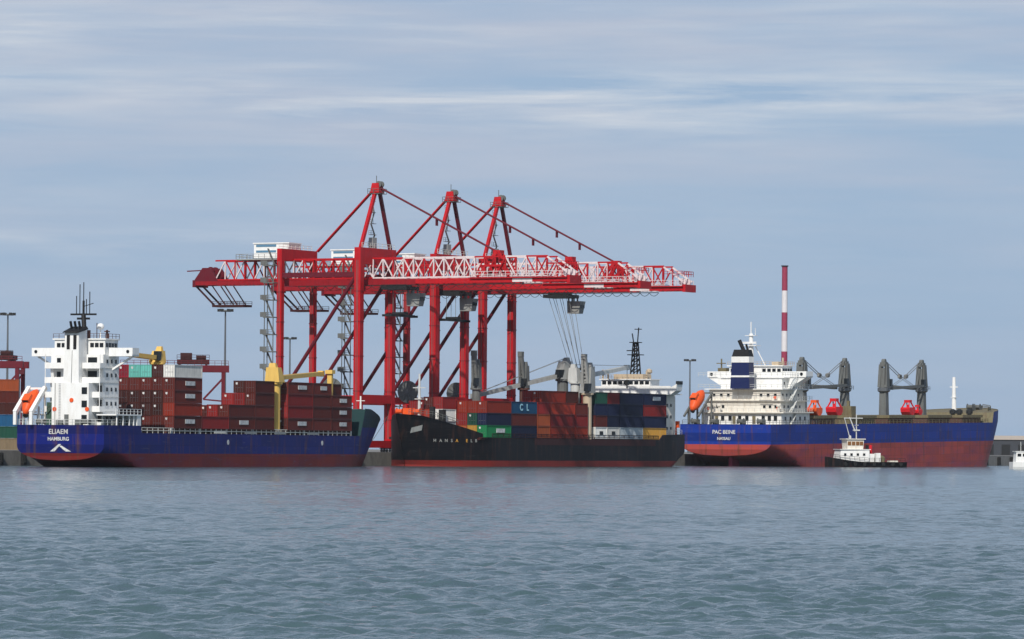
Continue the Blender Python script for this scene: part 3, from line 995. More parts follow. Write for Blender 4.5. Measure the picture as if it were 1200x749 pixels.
for y, z in ((-4.3, 10.9), (2.6, 10.9), (-1.0, 12.6)):
    MB().lathe((2.38, y, z), [(0.42, 0), (0.42, 0.1), (0.2, 0.12)], 14, 0, 'x').build('life_ring', 'orange', dh)
pp = MB().bar((2.42, 2.5, 7.9), (2.42, 2.5, 15.8), 0.14, n=8).bar((2.42, -0.9, 15.9), (2.7, -0.9, 22.0), 0.10, n=8)
for i in range(26):
    pp.bar((2.40, 1.3, 8.2 + i * 0.3), (2.40, 1.75, 8.2 + i * 0.3), 0.05)
pp.build('pipework', 'grey', dh)
MB().box(2.42, 2.5, -0.4, 0.5, 7.9, 9.9).build('door', 'gear_grey', dh)
mm = MB()
mm.bar((5.6, -1.9, 26), (6.4, -1.3, 28.8), 0.9, n=8).bar((6.4, -1.3, 26.2), (6.4, -1.3, 31.5), 0.45, n=8)
mm.bar((6.4, -4.0, 28.9), (6.4, 1.4, 28.9), 0.35).bar((6.4, -2.6, 28.1), (6.4, 0, 28.1), 0.4)
for y, zt in ((-2.6, 33.2), (-1.9, 31.8), (-0.5, 34.6), (0.2, 32.4), (-1.3, 35.0)):
    mm.bar((6.4, y, 28.9), (6.4, y, zt), 0.13)
mm.bar((6.4, -1.3, 30.4), (6.4, -3.4, 31.0), 0.12)
mm.build('mast', 'soot', dh)
windows(dh, [(5.95, -3.55, z) for z in (17.5, 20.1)], 1.9, 1.3, 'x-')
windows(dh, [(5.95, -5.15, z) for z in (9.3, 12.0, 14.7)], 0.8, 1.4, 'x-')
windows(dh, [(2.45, -3.7, z) for z in (9.2, 11.9, 14.4)], 1.1, 1.25, 'x-')
windows(dh, [(5.95, y, z) for z in (17.4, 20.0) for y in (2.0, 3.6)], 0.8, 1.25, 'x-')
windows(dh, [(x, -5.85, z) for z in (9.2, 12.0, 14.7, 17.4, 20.0) for x in (7.6, 9.4, 11.2)], 0.55, 0.7, 'y-')
for z in (10.4, 13.1, 15.85, 18.6):
    b = MB()
    b.box(3.9, 6.0, -6.2, -4.62 if z < 15 else -2.45, z, z + 0.16)
    b.box(3.9, 4.0, -6.2, -4.62 if z < 15 else -2.45, z + 0.16, z + 1.1)
    b.box(3.9, 6.0, -6.25, -6.15, z + 0.16, z + 1.05)
    b.bar((4.0, -6.1, z + 0.1), (4.0, -6.1, z + 2.75), 0.12)
    b.build('balcony', 'white', dh)
    b = MB()
    b.box(4.2, 6.0, 3.2 if z < 15 else 0.95, 5.7, z, z + 0.16)
    b.box(4.2, 4.3, 3.2 if z < 15 else 0.95, 5.7, z + 0.16, z + 1.1)
    b.bar((4.3, 5.6, z + 0.1), (4.3, 5.6, z + 2.75), 0.12)
    b.bar((5.0, 4.6, z), (5.6, 4.6, z - 2.6), 0.6, 0.12)
    b.build('balcony', 'white', dh)
br = MB().box(7.0, 12.4, -5.6, 5.1, 21.3, 24.1).box(6.7, 12.7, -5.9, 5.4, 24.1, 24.35).build('bridge', 'white', dh)
windows(br, [(6.95, y, 23.1) for y in (-4.9, -3.9, -2.9, 2.2, 3.2, 4.2)], 0.75, 0.8, 'x-')
windows(br, [(x, -5.65, 23.1) for x in (7.8, 9.0, 10.2, 11.4)], 0.85, 0.8, 'y-')
for sg in (-1, 1):
    wg = MB()
    y0, y1 = (5.3, 10.7) if sg > 0 else (-10.7, -5.8)
    wg.box(8.3, 11.2, y0, y1, 21.0, 21.3)
    wg.box(8.3, 8.42, y0, y1, 21.3, 22.6).box(11.08, 11.2, y0, y1, 21.3, 22.6)
    ye = y1 if sg > 0 else y0
    wg.box(8.42, 11.08, ye - 0.06, ye + 0.06, 21.3, 22.6)
    wg.bar((9.8, ye - sg * 0.6, 21.0), (9.8, sg * 5.6, 18.4), 0.35)
    wg.build('bridge_wing', 'white', br)
    MB().lathe((8.2, ye - sg * 0.9, 21.9), [(0.32, 0), (0.32, 0.1)], 10, 0, 'x').build('wing_light', 'glass', br)
g = MB()
g.bar((10, -3.1, 24.3), (10, -3.1, 26.3), 0.14)
g.lathe((10, -3.1, 26.1), [(0.35, 0), (0.62, 0.25), (0.7, 0.6), (0.55, 1.0), (0.2, 1.2)], 12)
g.build('radar_dome', 'white', br)
g = MB()
g.bar((9, -5.0, 24.3), (9, -5.0, 26.0), 0.3).box(8.2, 9.8, -5.2, -4.8, 25.6, 25.8).bar((10.5, -4.4, 24.3), (10.5, -4.4, 25.4), 0.5, n=8)
g.bar((11, -1.8, 24.3), (11, -1.8, 27.4), 0.12).bar((11, 2.6, 24.3), (11, 2.6, 26.6), 0.12).bar((9.6, -0.8, 24.35), (9.6, -0.8, 26), 0.5)
g.rail([(6.8, -5.8, 24.35), (6.8, 5.3, 24.35)], 0.9, 1.2, 0.07).rail([(6.8, -5.8, 24.35), (12.6, -5.8, 24.35)], 0.9, 1.2, 0.07)
g.build('bridge_roof_gear', 'hatch', br)
for sg in (-1, 1):
    sd = MB()
    ya, yb = sorted((sg * 5.82, sg * 10.0))
    sd.box(3.4, 14.0, ya, yb, 9.75, 10.0).box(12.3, 13.9, ya + 0.1, yb - 0.1, 7.9, 9.75)
    for x in (4.0, 6.6, 9.2, 11.0):
        sd.bar((x, sg * 9.8, 7.9), (x, sg * 9.8, 9.8), 0.2)
    sd.rail([(3.4, sg * 9.9, 10.0), (14.0, sg * 9.9, 10.0)], 1.0, 1.4, 0.08)
    sd.build('boat_deck', 'white', f1)
for b_ in ((4.6, 5.6, -9.4, -8.3, 7.8, 9.0), (7.4, 8.6, -9.2, -8.4, 7.8, 9.3), (9.6, 10.4, -9.2, -8.2, 7.8, 8.9)):
    boxp('deck_locker', 'gear_grey', f1, *b_)
# mooring gear at the stern
MB().lathe((1.2, -5.6, 8.5), [(0.6, 0), (0.4, 0.1), (0.4, 1.5), (0.6, 1.6)], 10, 0, 'y').lathe((1.2, 4.0, 8.5), [(0.6, 0), (0.4, 0.1), (0.4, 1.5), (0.6, 1.6)], 10, 0, 'y')\
    .box(0.8, 1.8, -3.6, -2.6, 7.8, 8.9).box(0.9, 1.6, 0.2, 1.5, 7.8, 8.8).build('mooring_winch', 'gear_grey', f1)
# free-fall boat ramp and boat on the port quarter
rp = MB()
for y in (9.3, 5.9):
    rp.bar((-0.6, y, 7.9), (-0.6, y, 10.4), 0.6).bar((-0.7, y, 10.2), (4.9, y, 15.0), 0.75)
    rp.bar((4.8, y, 14.0), (4.8, y, 7.9), 0.35).bar((2.4, y, 11.4), (2.4, y, 7.9), 0.3)
rp.bar((4.9, 9.3, 14.8), (4.9, 5.9, 14.8), 0.4).bar((1.5, 9.3, 10.3), (1.5, 5.9, 10.3), 0.25)
rp.build('boat_ramp', 'white', f1)
MB().box(4.2, 5.6, 3.6, 5.2, 7.9, 12.2).bar((4.0, 5.0, 10.2), (4.4, 3.0, 12.6), 0.4).build('winch_house', 'deck_green', f1)
def lifeboat(label, mat4, Lb=6.6):
    mb = MB()
    secs = []
    for i in range(11):
        u = i / 10
        x = -Lb / 2 + Lb * u
        s = max(0.12, (1 - abs(2 * u - 1) ** 2.6)) ** 0.6
        ring = []
        for k in range(12):
            an = 2 * math.pi * k / 12
            ring.append((x, 1.25 * s * math.cos(an), 1.35 * s * math.sin(an) + (0.25 if 0.25 < u < 0.6 and 0.3 < math.sin(an) else 0)))
        secs.append(ring)
    vs = [p for r_ in secs for p in r_]
    fs = [(i * 12 + k, i * 12 + (k + 1) % 12, (i + 1) * 12 + (k + 1) % 12, (i + 1) * 12 + k) for i in range(10) for k in range(12)]
    fs += [tuple(range(11, -1, -1)), tuple(range(120, 132))]
    mb.add(vs, fs)
    o = mb.build('lifeboat', 'orange', smooth=True)
    o.matrix_world = mat4
    MB().box(-1.6, 0.2, -0.75, 0.75, 1.2, 1.95).build('cockpit', 'orange', o)
    MB().box(-1.66, -1.60, -0.55, 0.55, 1.45, 1.8).build('window', 'glass', o)
    MB().lathe((-3.4, 0, -0.5), [(0.5, 0), (0.5, 0.35)], 10, 0, 'x').build('propeller_guard', 'dark', o)
    tag(o, label, 'lifeboat', 'orange free-fall lifeboats')
lifeboat('orange lifeboat between pale slanting rails on the blue feeder ship\'s stern',
         frame(FX, FY, FA) @ Matrix.Translation((2.4, 7.6, 12.2)) @ Matrix.Rotation(R(-42), 4, 'Y'))
# yellow deck cranes
def deck_crane(par, x, y, z0, ped, jib_len, jib_ang, jib_az, mats, drop=0.0, wires=True, wped=2.5, house=(3.0, 3.4)):
    """ship's crane: pedestal, turning house, cab, jib, luffing wires"""
    mp, mh = mats
    pd = MB()
    pd.lathe((x, y, z0), [(wped / 2, 0), (wped / 2, ped - 0.5), (wped / 2 + 0.45, ped - 0.4), (wped / 2 + 0.45, ped)], 16)
    cr_ = pd.build('deck_crane', mp, par)
    zt = z0 + ped
    c, s_ = math.cos(jib_az), math.sin(jib_az)
    T = lambda u, v, w: (x + c * u - s_ * v, y + s_ * u + c * v, zt + w)
    hw, hh = house
    hs = MB()
    a = hw / 2
    hs.hexa([T(-a, -a, 0), T(a, -a, 0), T(a, a, 0), T(-a, a, 0)], [T(-a, -a * .8, hh), T(a * .2, -a * .8, hh), T(a * .2, a * .8, hh), T(-a, a * .8, hh)])
    hs.hexa([T(-a, -a * .5, hh), T(-a * .2, -a * .5, hh), T(-a * .2, a * .5, hh), T(-a, a * .5, hh)],
            [T(-a * .9, -a * .4, hh + .9), T(-a * .5, -a * .4, hh + .9), T(-a * .5, a * .4, hh + .9), T(-a * .9, a * .4, hh + .9)])
    hs.build('crane_house', mh, cr_)
    MB().hexa([T(a * .7, a * .2, 0.4), T(a + .9, a * .2, 0.4), T(a + .9, a, 0.4), T(a * .7, a, 0.4)],
              [T(a * .4, a * .2, 2.2), T(a + .7, a * .2, 2.2), T(a + .7, a, 2.2), T(a * .4, a, 2.2)]).build('crane_cab', 'glass', cr_)
    tip = (a * .5 + jib_len * math.cos(jib_ang), 0, 0.9 + jib_len * math.sin(jib_ang))
    jb = MB()
    for v in (-a * .55, a * .55):
        jb.bar(T(a * .5, v, 0.9), T(tip[0], v * .4, tip[2]), 0.55, 0.85)
    for k in range(1, 8):
        u = k / 8
        jb.bar(T(a * .5 + (tip[0] - a * .5) * u, -a * .55 * (1 - .6 * u), .9 + (tip[2] - .9) * u), T(a * .5 + (tip[0] - a * .5) * u, a * .55 * (1 - .6 * u), .9 + (tip[2] - .9) * u), 0.3)
    jb.bar(T(tip[0] - .6, 0, tip[2]), T(tip[0] + .5, 0, tip[2]), 1.1, 1.2)
    jb.build('jib', mh, cr_)
    if wires:
        w = MB()
        for v in (-.4, .4):
            w.bar(T(-a * .6, v, hh + .8), T(tip[0], v * .6, tip[2] + .4), 0.09)
        if drop:
            w.bar(T(tip[0], 0, tip[2] - .4), T(tip[0], 0, tip[2] - drop), 0.10)
        w.build('wires', 'rope', cr_)
    if drop:
        p = T(tip[0], 0, tip[2] - drop)
        MB().box(p[0] - .4, p[0] + .4, p[1] - .4, p[1] + .4, p[2] - 1.2, p[2]).bar((p[0], p[1], p[2] - 1.2), (p[0], p[1], p[2] - 2.0), .25).build('hook', 'dark', cr_)
    return cr_
YW = ('yellow', 'yellow')
deck_crane(f1, 77.0, -8.4, 7.2, 10.0, 25, R(3), R(3), YW, wires=False, wped=2.3, house=(3.2, 3.0))
deck_crane(f1, 54.0, 6.8, 7.2, 13.6, 25, R(2.2), R(178), YW, wires=False, wped=2.3, house=(2.6, 2.3))
MB().box(103.2, 104.0, -9.2, -8.2, 7.2, 19.4).box(102.8, 104.4, -9.5, -7.9, 19.4, 20.2).build('jib_rest', 'yellow', f1)
# forecastle fittings
MB().lathe((136, -3, 11.2), [(0.7, 0), (0.45, 0.1), (0.45, 1.3), (0.7, 1.4)], 10, 0, 'y').box(134.8, 136.8, -1.2, 1.2, 10.8, 12.4).build('windlass', 'gear_grey', f1)
MB().lathe((139, 0, 10.2), [(0.28, 0), (0.16, 5.0)], 10).bar((139, -1.0, 14.2), (139, 1.0, 14.2), 0.14).build('foremast', 'white', f1)

BAY = [  # x start, length, per-row tier counts from the sea side, phrase
    (28.0, 12.19, [5, 5, 5, 5, 5, 5, 5, 5], "bay ahead of the house"),
    (40.2, 12.19, [1, 1, 1, 1, 1, 1, 1, 1], "lowest midships bay"),
    (52.4, 12.19, [2, 2, 1, 1, 1, 1, 1, 1], "two-high midships bay"),
    (64.6, 9.0, [4, 4, 3, 2, 2, 1, 1, 1], "bay aft of forward crane"),
    (80.2, 12.19, [4, 4, 4, 4, 3, 2, 2, 1], "bay ahead of forward crane"),
    (92.6, 9.0, [4, 4, 4, 4, 4, 4, 3, 2], "next-to-foremost bay"),
    (101.9, 10.2, [3, 4, 4, 4, 4, 4, 4, 3], "foremost bay")]
FM = frame(FX, FY, FA)
for bi, (x0, Lc, tiers, ph) in enumerate(BAY):
    for row, n in enumerate(tiers):
        for tr_ in range(n):
            col = random.choice(['rust brown', 'rust brown', 'rust brown', 'dark brown', 'dark brown', 'red'])
            if row == 0:
                col = 'rust brown'
            if bi == 0:
                if row == 0:
                    col = ['rust brown', 'orange red', 'rust brown', 'rust brown', 'white'][tr_]
                elif tr_ == 4 and row in (2, 3):
                    col = 'teal' if row < 4 else 'rust brown'
                elif tr_ == 5:
                    col = 'magenta red'
                elif tr_ == 4 and row == 4:
                    col = 'magenta red'
                else:
                    col = 'dark brown' if (row * 3 + tr_) % 3 else 'rust brown'
            if bi == 1 and row == 0:
                col = 'red'
            if bi == 2:
                if row == 1: col = 'red'
                if row == 2: col = 'orange'
            if bi == 3 and row == 1: col = ['red', 'rust brown', 'red', 'dark brown'][tr_]
            if bi == 3 and row == 2: col = ['red', 'dark green', 'red'][tr_]
            if bi == 3 and row == 3: col = ['orange', 'dark green'][tr_]
            if bi == 4 and row == 0 and tr_ in (1, 2):
                col = 'red'
            panel = (row == 0) and ((bi == 0 and tr_ in (0, 2, 3)) or (bi == 2 and tr_ == 0) or (bi == 4 and tr_ in (0, 3)) or
                                    (bi == 5 and tr_ in (3,)) or (bi == 6))
            lab = '%s container, %s, %s, blue feeder\'s %s' % (col, TIER[tr_], ROW[row], ph)
            container(col, Lc, 2.47, FM @ Matrix.Translation((x0, -9.95 + row * 2.49, 7.48 + tr_ * 2.47)), lab,
                      'containers stacked on the blue feeder ship', (row + tr_ + bi) % 5 != 1, panel)

# ------------------------------------------------------------------ black geared container ship (middle)
GX, GY, GZ = -25.35132441075963, 975.4777149497132, R(62)
g2 = thing('container_ship', 'black-hulled container ship lying under the cranes, grey deck cranes, white bridge aft', 'ship', (GX, GY, 0), GZ)
# modelled with its stern at x = 0 and flipped, so the bow points at the viewer
L2 = 124
deck2 = lambda x: lerp_steps(L2 - x, [(0, 11.6), (5, 11.2), (20.5, 6.9), (22, 6.3), (106, 6.3), (108, 7.6), (124, 7.8)])
h2ull = hull('hull', g2, 'hull_geared', L2, 25.0, deck2, -2.0, 1.0, 14, 100, 3.0, lambda z: (z - 11) * 0.40 if z > 0 else -3.5, 'hatch',
     (16, 18, 102, 102.5, 103.5, 105, 107, 110, 113, 116, 119, 121, 122.5), cap_drop=0.3, flip=L2, tr=0.85, flare=-0.12)
for sg in (-1, 1):
    MB().rail([(22, sg * 12.3, 6.3), (106, sg * 12.3, 6.3)], 1.05, 2.6, 0.10).build('deck_railing', 'maroon', g2)
for x0, x1 in ((17.5, 49.9), (50.2, 71.0), (72, 110.2)):
    MB().box(x0, x1, -11.6, 11.6, 5.9, 6.28).box(x0 + 0.4, x1 - 0.4, -11.9, 11.9, 6.28, 6.52).build('hatch_cover', 'maroon', g2)
from mathutils.bvhtree import BVHTree
_bv = {}
def on_side(o, x, z):
    """point on the sea side of a hull and the plating's heading there"""
    mw = o.matrix_basis
    bv = _bv.get(o.name) or _bv.setdefault(o.name, BVHTree.FromPolygons([mw @ v.co for v in o.data.vertices], [tuple(p.vertices) for p in o.data.polygons]))
    f = lambda xx: bv.ray_cast(Vector((xx, -60, z)), Vector((0, 1, 0)))[0]
    p, q = f(x - 0.6), f(x + 0.6)
    return f(x), math.atan2(q.y - p.y, q.x - p.x)
for k, chr_ in enumerate('HANSA ELB'):
    if chr_ == ' ':
        continue
    p, hd_ = on_side(h2ull, 8.2 + k * 1.12, 5.7)
    lettering('bow_letter', chr_, 0.95, 'box yellow' if 4 <= k <= 6 else 'grey', g2, (p.x + 0.05 * math.sin(hd_), p.y - 0.12, p.z), (R(90), 0, hd_), 0.02)
em = MB()
vs = []
for i in range(5):
    for k in range(3):
        p, hd_ = on_side(h2ull, 3.4 + i * 0.5, 7.3 + i * 0.16 + k * 0.6)
        vs.append((p.x - 0.05, p.y - 0.10, p.z))
em.add(vs, [(3 * i + k, 3 * i + 3 + k, 3 * i + 4 + k, 3 * i + 1 + k) for i in range(4) for k in range(2)])
em.build('bow_emblem', 'grey', g2)
# forecastle gear
fg = MB()
fg.lathe((6, -2.8, 12.1), [(0.8, 0), (0.5, 0.1), (0.5, 1.5), (0.8, 1.6)], 10, 0, 'y').lathe((6, 1.6, 12.1), [(0.8, 0), (0.5, 0.1), (0.5, 1.5), (0.8, 1.6)], 10, 0, 'y')
fg.box(5.2, 7.0, -0.9, 1.2, 11.2, 12.8)
fg.build('windlass', 'orange', g2)
MB().lathe((10.5, 0, 10), [(0.4, 0), (0.22, 10.5)], 10).bar((10.5, -1.6, 17.4), (10.5, 1.6, 17.4), 0.2).box(9.9, 11.1, -0.9, 0.9, 14.8, 15.0).build('foremast', 'pale_grey', g2)
MB().box(8.6, 9.6, -4.6, -3.6, 10, 13.2).box(11.8, 13.0, -5.4, -4.2, 9.2, 12.6).build('vent', 'dark', g2)
MB().rail([(1.2, -2.6, 11.5), (6, -5.9, 11.1), (12, -9.0, 9.4)], 1.0, 1.3, 0.09).build('bow_railing', 'gear_grey', g2)
# house aft
h2 = MB().box(111.6, 119.5, -10.2, 10.2, 7.2, 17.3).build('deckhouse', 'cream', g2)
windows(h2, [(111.55, y, z) for z in (9.2, 12.0, 14.8) for y in (-9, -7, -5, 5, 7, 9)], 0.8, 0.8, 'x-')
windows(h2, [(x, -10.25, z) for z in (9.2, 12.0, 14.8) for x in (113, 115, 117)], 0.7, 0.7, 'y-')
b2 = MB()
b2.box(112.0, 118.6, -12.5, 12.5, 17.3, 17.55).box(112.0, 112.15, -12.5, 12.5, 17.55, 19.4).box(112.9, 118.0, -6.6, 6.6, 17.55, 20.9).box(112.5, 118.4, -7.0, 7.0, 20.9, 21.1)
b2.hexa([(112.0, -14.0, 18.3), (115.2, -14.0, 18.3), (115.2, -12.4, 17.3), (112.0, -12.4, 17.3)], [(112.0, -14.2, 19.9), (115.2, -14.2, 19.9), (115.2, -12.4, 19.0), (112.0, -12.4, 19.0)])
b2.box(115.05, 115.2, -12.5, -8.8, 17.55, 19.0).box(115.05, 115.2, 8.8, 12.5, 17.55, 19.0)
b2 = b2.build('bridge', 'white', g2)
windows(b2, [(112.85, -5.8 + 1.45 * k, 20.2) for k in range(9)], 1.05, 0.75, 'x-')
MB().box(112.1, 115.1, -14.3, -13.9, 19.8, 20.6).build('wing_console', 'dark', b2)
tg = MB()
tg.box(113.2, 117.6, -4.6, 3.4, 21.1, 22.3).rail([(112.6, -6.8, 21.1), (112.6, 6.8, 21.1)], 1.0, 1.4, 0.08)
for y, z in ((-5.6, 23.0), (4.8, 22.6), (6.2, 23.4)):
    tg.bar((113, y, 20.9), (113, y, z), 0.5, n=8)
tg.lathe((114, -5.8, 22.3), [(0.3, 0), (0.75, 0.4), (0.7, 1.0), (0.2, 1.3)], 12)
tg.build('monkey_island', 'beige', b2)
mt = MB()
for sx in (-0.9, 0.9):
    for sy in (-0.9, 0.9):
        mt.bar((115 + sx, sy - 1.6, 22.3), (115 + sx * 0.45, sy * 0.5 - 1.6, 30.0), 0.26)
for k in range(6):
    z = 22.6 + k * 1.25
    w_ = 0.9 * (1 - k / 6 * 0.5)
    for sg in (-1, 1):
        mt.bar((115 - w_, sg * w_ - 1.6, z), (115 + w_, sg * w_ - 1.6, z + 1.2), 0.18)
        mt.bar((115 + sg * w_, -w_ - 1.6, z + 1.2), (115 + sg * w_, w_ - 1.6, z), 0.18)
mt.box(113.6, 116.4, -3.2, 0, 26.9, 27.1).box(113.9, 116.1, -2.8, -0.4, 29.9, 30.1)
mt.bar((114.6, -2.3, 30), (114.6, -2.6, 33.6), 0.22).bar((115.3, -0.9, 30), (115.3, -0.5, 32.2), 0.22).bar((114.6, -3.4, 33.2), (114.6, -1.5, 33.2), 0.2)
mt.bar((113.8, -3.1, 28), (113.8, 0.2, 28), 0.25)
mt.build('mast', 'soot', b2)
MB().box(120, 122, -9.5, -8.1, 7.6, 9.4).box(120.4, 121.2, -10.6, -9.8, 9.4, 11).build('stern_winch', 'orange', g2)
MB().lathe((121.6, -7.6, 7.6), [(0.5, 0), (0.5, 3.0), (0.9, 3.1), (0.9, 4.2), (0.3, 4.6)], 10).build('stern_vent', 'dark', g2)
MB().rail([(107, -12.2, 7.7), (122, -10.8, 7.8)], 1.05, 1.6, 0.09).build('stern_railing', 'cream', g2)
# grey deck cranes along the port side
GG = ('gear_grey', 'gear_grey')
GP = ('pale_grey', 'pale_grey')
deck_crane(g2, 37.0, 0.0, 6.3, 11.5, 7.0, R(84), R(178), GG, wires=False, wped=1.9, house=(1.9, 5.6))
deck_crane(g2, 60.4, 0.2, 6.3, 11.8, 7.0, R(82), R(178), ('hatch', 'gear_grey'), wires=False, wped=2.0, house=(2.1, 5.2))
deck_crane(g2, 70.4, -4.8, 6.3, 14.0, 25.0, R(-12), R(153), ('gear_grey', 'grey'), wires=True, wped=2.6, house=(3.2, 4.2))
deck_crane(g2, 70.4, -8.1, 6.3, 13.4, 24.0, R(7), R(-3), GP, drop=3.0, wired=True) if False else \
    deck_crane(g2, 70.4, -8.1, 6.3, 13.4, 24.0, R(7), R(-3), GP, drop=3.0, wped=2.2, house=(2.6, 3.2))
deck_crane(g2, 70.4, -11.3, 6.3, 10.8, 7.6, R(82), R(178), ('beige', 'grey'), wires=False, wped=2.1, house=(2.8, 6.2))
GM = frame(GX, GY, GZ)
def stack(x, Lc, row, cols, ph, z0=6.52, h=2.72, panels=(), lettered=None):
    rs = {}
    for tr_, col in enumerate(cols):
        if col is None:
            continue
        lab = '%s container, %s, %s, black ship\'s %s' % (col, TIER[tr_], ROW[row], ph)
        o = container(col, Lc, h, GM @ Matrix.Translation((x, -12.35 + row * 2.5, z0 + tr_ * h)), lab,
                      'containers stacked on the black ship', (row + tr_) % 2 == 0, tr_ in panels)
        rs[tr_] = o
    return rs
rnd = lambda n: [random.choice(['rust brown', 'red', 'dark brown', 'rust brown', 'navy blue', 'orange red']) for _ in range(n)]
FW = 9.0
# small bays tucked behind the raised bow
for x0, ph, rows in ((12.6, 'foremost short bay', {3: ['grey', 'white', 'red'], 4: ['rust brown', 'orange red', 'rust brown']}),):
    for row, cols in rows.items():
        stack(x0, 6.06, row, cols, ph, z0=7.3)
b = stack(19.2, 11.6, 0, ['green', 'navy blue', 'orange red'], 'bay behind the bow', panels=(0,))
for row, cols in enumerate([['yellow', 'dark green', 'orange red'], ['orange', 'red', 'orange red'], ['tan', 'orange red', 'red'], ['red', 'rust brown', 'red'],
                            ['red', 'red', 'rust brown'], ['dark brown', 'red', 'red'], ['red', 'red', 'red']], 1):
    stack(19.2, 11.6, row, cols, 'bay behind the bow')
b3 = stack(31.0, 12.19, 0, ['navy blue', 'rust brown', 'blue'], 'second bay, teal lettered box')
MB().box(42, 104, -12.58, -12.5, 4.9, 6.34).build('bulwark_band', 'maroon', g2)
lettering('lettering', 'C', 2.1, 'lettering_blue', b3[2], (4.6, -0.03, 1.35), (R(90), 0, 0), 0.06)
lettering('lettering', 'L', 2.1, 'lettering_blue', b3[2], (7.6, -0.03, 1.35), (R(90), 0, 0), 0.06)
for o in b.values():
    pass
stack(31.0, 12.19, 1, ['red', 'rust brown', 'rust brown'], 'second bay, teal lettered box')
stack(43.6, 6.06, 0, ['orange', 'orange', 'red'], 'third short bay')
stack(43.6, 6.06, 1, ['yellow', 'yellow', 'red'], 'third short bay')
stack(50.0, 12.19, 0, ['orange red', 'red', 'orange red'], 'tall red bay amidships')
stack(50.0, 12.19, 1, ['red', 'red', 'red', 'orange red'], 'tall red bay amidships')
stack(50.0, 12.19, 2, ['red', 'rust brown', 'red', 'red'], 'tall red bay amidships')
stack(62.6, 6.06, 0, ['orange red', 'red', 'rust brown'], 'short bay before the cranes')
stack(62.6, 6.06, 1, ['red', 'magenta red', 'dark green', 'dark brown'], 'short bay before the cranes')
# white boxes with dark openings, and what stands on them
stack(72.6, 6.06, 0, ['white', 'rust brown', 'navy blue', 'dark green'], 'bay after the cranes')
stack(78.9, 6.06, 0, ['white', 'navy blue', 'navy blue', 'red'], 'bay of white boxes')
stack(72.6, 6.06, 1, ['red', 'red', 'red', 'red'], 'bay after the cranes')
stack(78.9, 6.06, 1, ['red', 'white', 'red', 'dark green'], 'bay of white boxes')
stack(85.4, 12.19, 0, ['grey', 'navy blue', 'navy blue', 'navy blue'], 'navy bay amid aft', panels=())
stack(85.4, 12.19, 1, ['red', 'navy blue', 'navy blue', 'navy blue'], 'navy bay amid aft')
stack(98.0, 12.19, 0, ['yellow', 'navy blue', 'red', 'navy blue'], 'bay before the bridge', panels=(3,))
stack(98.0, 12.19, 1, ['red', 'navy blue', 'navy blue', 'navy blue'], 'bay before the bridge')
for row in (2, 3, 4, 5, 6, 7, 8):
    stack(98.0, 12.19, row, ['red', 'navy blue', 'navy blue', 'navy blue'], 'bay before the bridge')
    stack(31.0, 12.19, row, ['red', 'rust brown', 'red' if row % 2 else 'rust brown'], 'second bay, teal lettered box')
    if row < 6:
        stack(85.4, 12.19, row, ['red', 'navy blue', 'navy blue', 'navy blue'], 'navy bay amid aft')
for row in (3, 4, 5, 6):
    stack(50.0, 12.19, row, ['rust brown', 'red', 'red'], 'tall red bay amidships')
# dark openings of the white boxes
for o in [c for c in COL.objects if c.get('label', '').startswith('white container, bottom tier, outermost row, black')]:
    MB().box(2.2, 3.9, -0.04, 0.05, 0.95, 1.75).build('opening', 'dark', o)

# ------------------------------------------------------------------ blue bulk carrier (right)
BX, BY, BZ = 54.215057105014594, 1122.9902599500833, R(62)
PT = -0.0118
b3s = thing('bulk_carrier', 'blue bulk carrier riding high with broad red bottom, white superstructure, grey twin-crane pairs', 'ship', (BX, BY, 0), BZ, pitch=PT)
L3 = 171
deck3 = lambda x: lerp_steps(x, [(0, 10.6), (148, 10.6), (149, 13.6), (156, 14.1), (171, 14.8)])
hull('hull', b3s, 'hull_bulk', L3, 27.0, deck3, -6.0, 2.6, 30, 138, 3.6, lambda z: (z - 14) * 0.30 if z > 4 else -3.0 - (4 - z) * 0.1, 'olive',
     (148, 149, 150, 152, 156, 160), cap_drop=0.2, tr=0.94)
MB().bar((5.2, 0, 4.4), (5.2, 0, -4), 0.9, 4.4).build('rudder', 'chimney_red', b3s)
lettering('ship_name', 'PAC BEINE', 1.35, 'lettering', b3s, (-0.06, 0.4, 8.6), (R(90), 0, R(-90)), 0.03)
lettering('home_port', 'NASSAU', 1.0, 'lettering', b3s, (-0.06, 0.4, 6.95), (R(90), 0, R(-90)), 0.02)
r = MB()
r.rail([(0.3, -12.2, 10.6), (0.3, 12.2, 10.6)], 1.05, 1.5, 0.10).rail([(0.3, -12.2, 10.6), (10, -13.3, 10.6), (28, -13.4, 10.6)], 1.05, 1.6, 0.10)
r.build('stern_railing', 'gear_grey', b3s)
r = MB().rail([(28, -13.35, 10.6), (138, -13.35, 10.6), (147, -12.2, 10.6)], 1.0, 2.4, 0.12)
r.build('deck_railing', 'olive', b3s)
for k, (x0, x1) in enumerate(((31, 45), (55, 71), (80, 97), (107, 123.5), (132, 146))):
    hc = MB().box(x0, x1, -10.4, 10.4, 10.4, 12.0)
    n = int((x1 - x0) / 1.6)
    for i in range(n):
        hc.box(x0 + 0.5 + i * 1.6, x0 + 0.8 + i * 1.6, -10.62, -10.38, 10.5, 11.9)
    h = hc.build('hatch_coaming', 'hatch' if k != 1 else 'olive', b3s)
    MB().box(x0 - 0.3, x1 + 0.3, -10.9, 10.9, 12.0, 12.75).build('hatch_cover', 'olive', h)
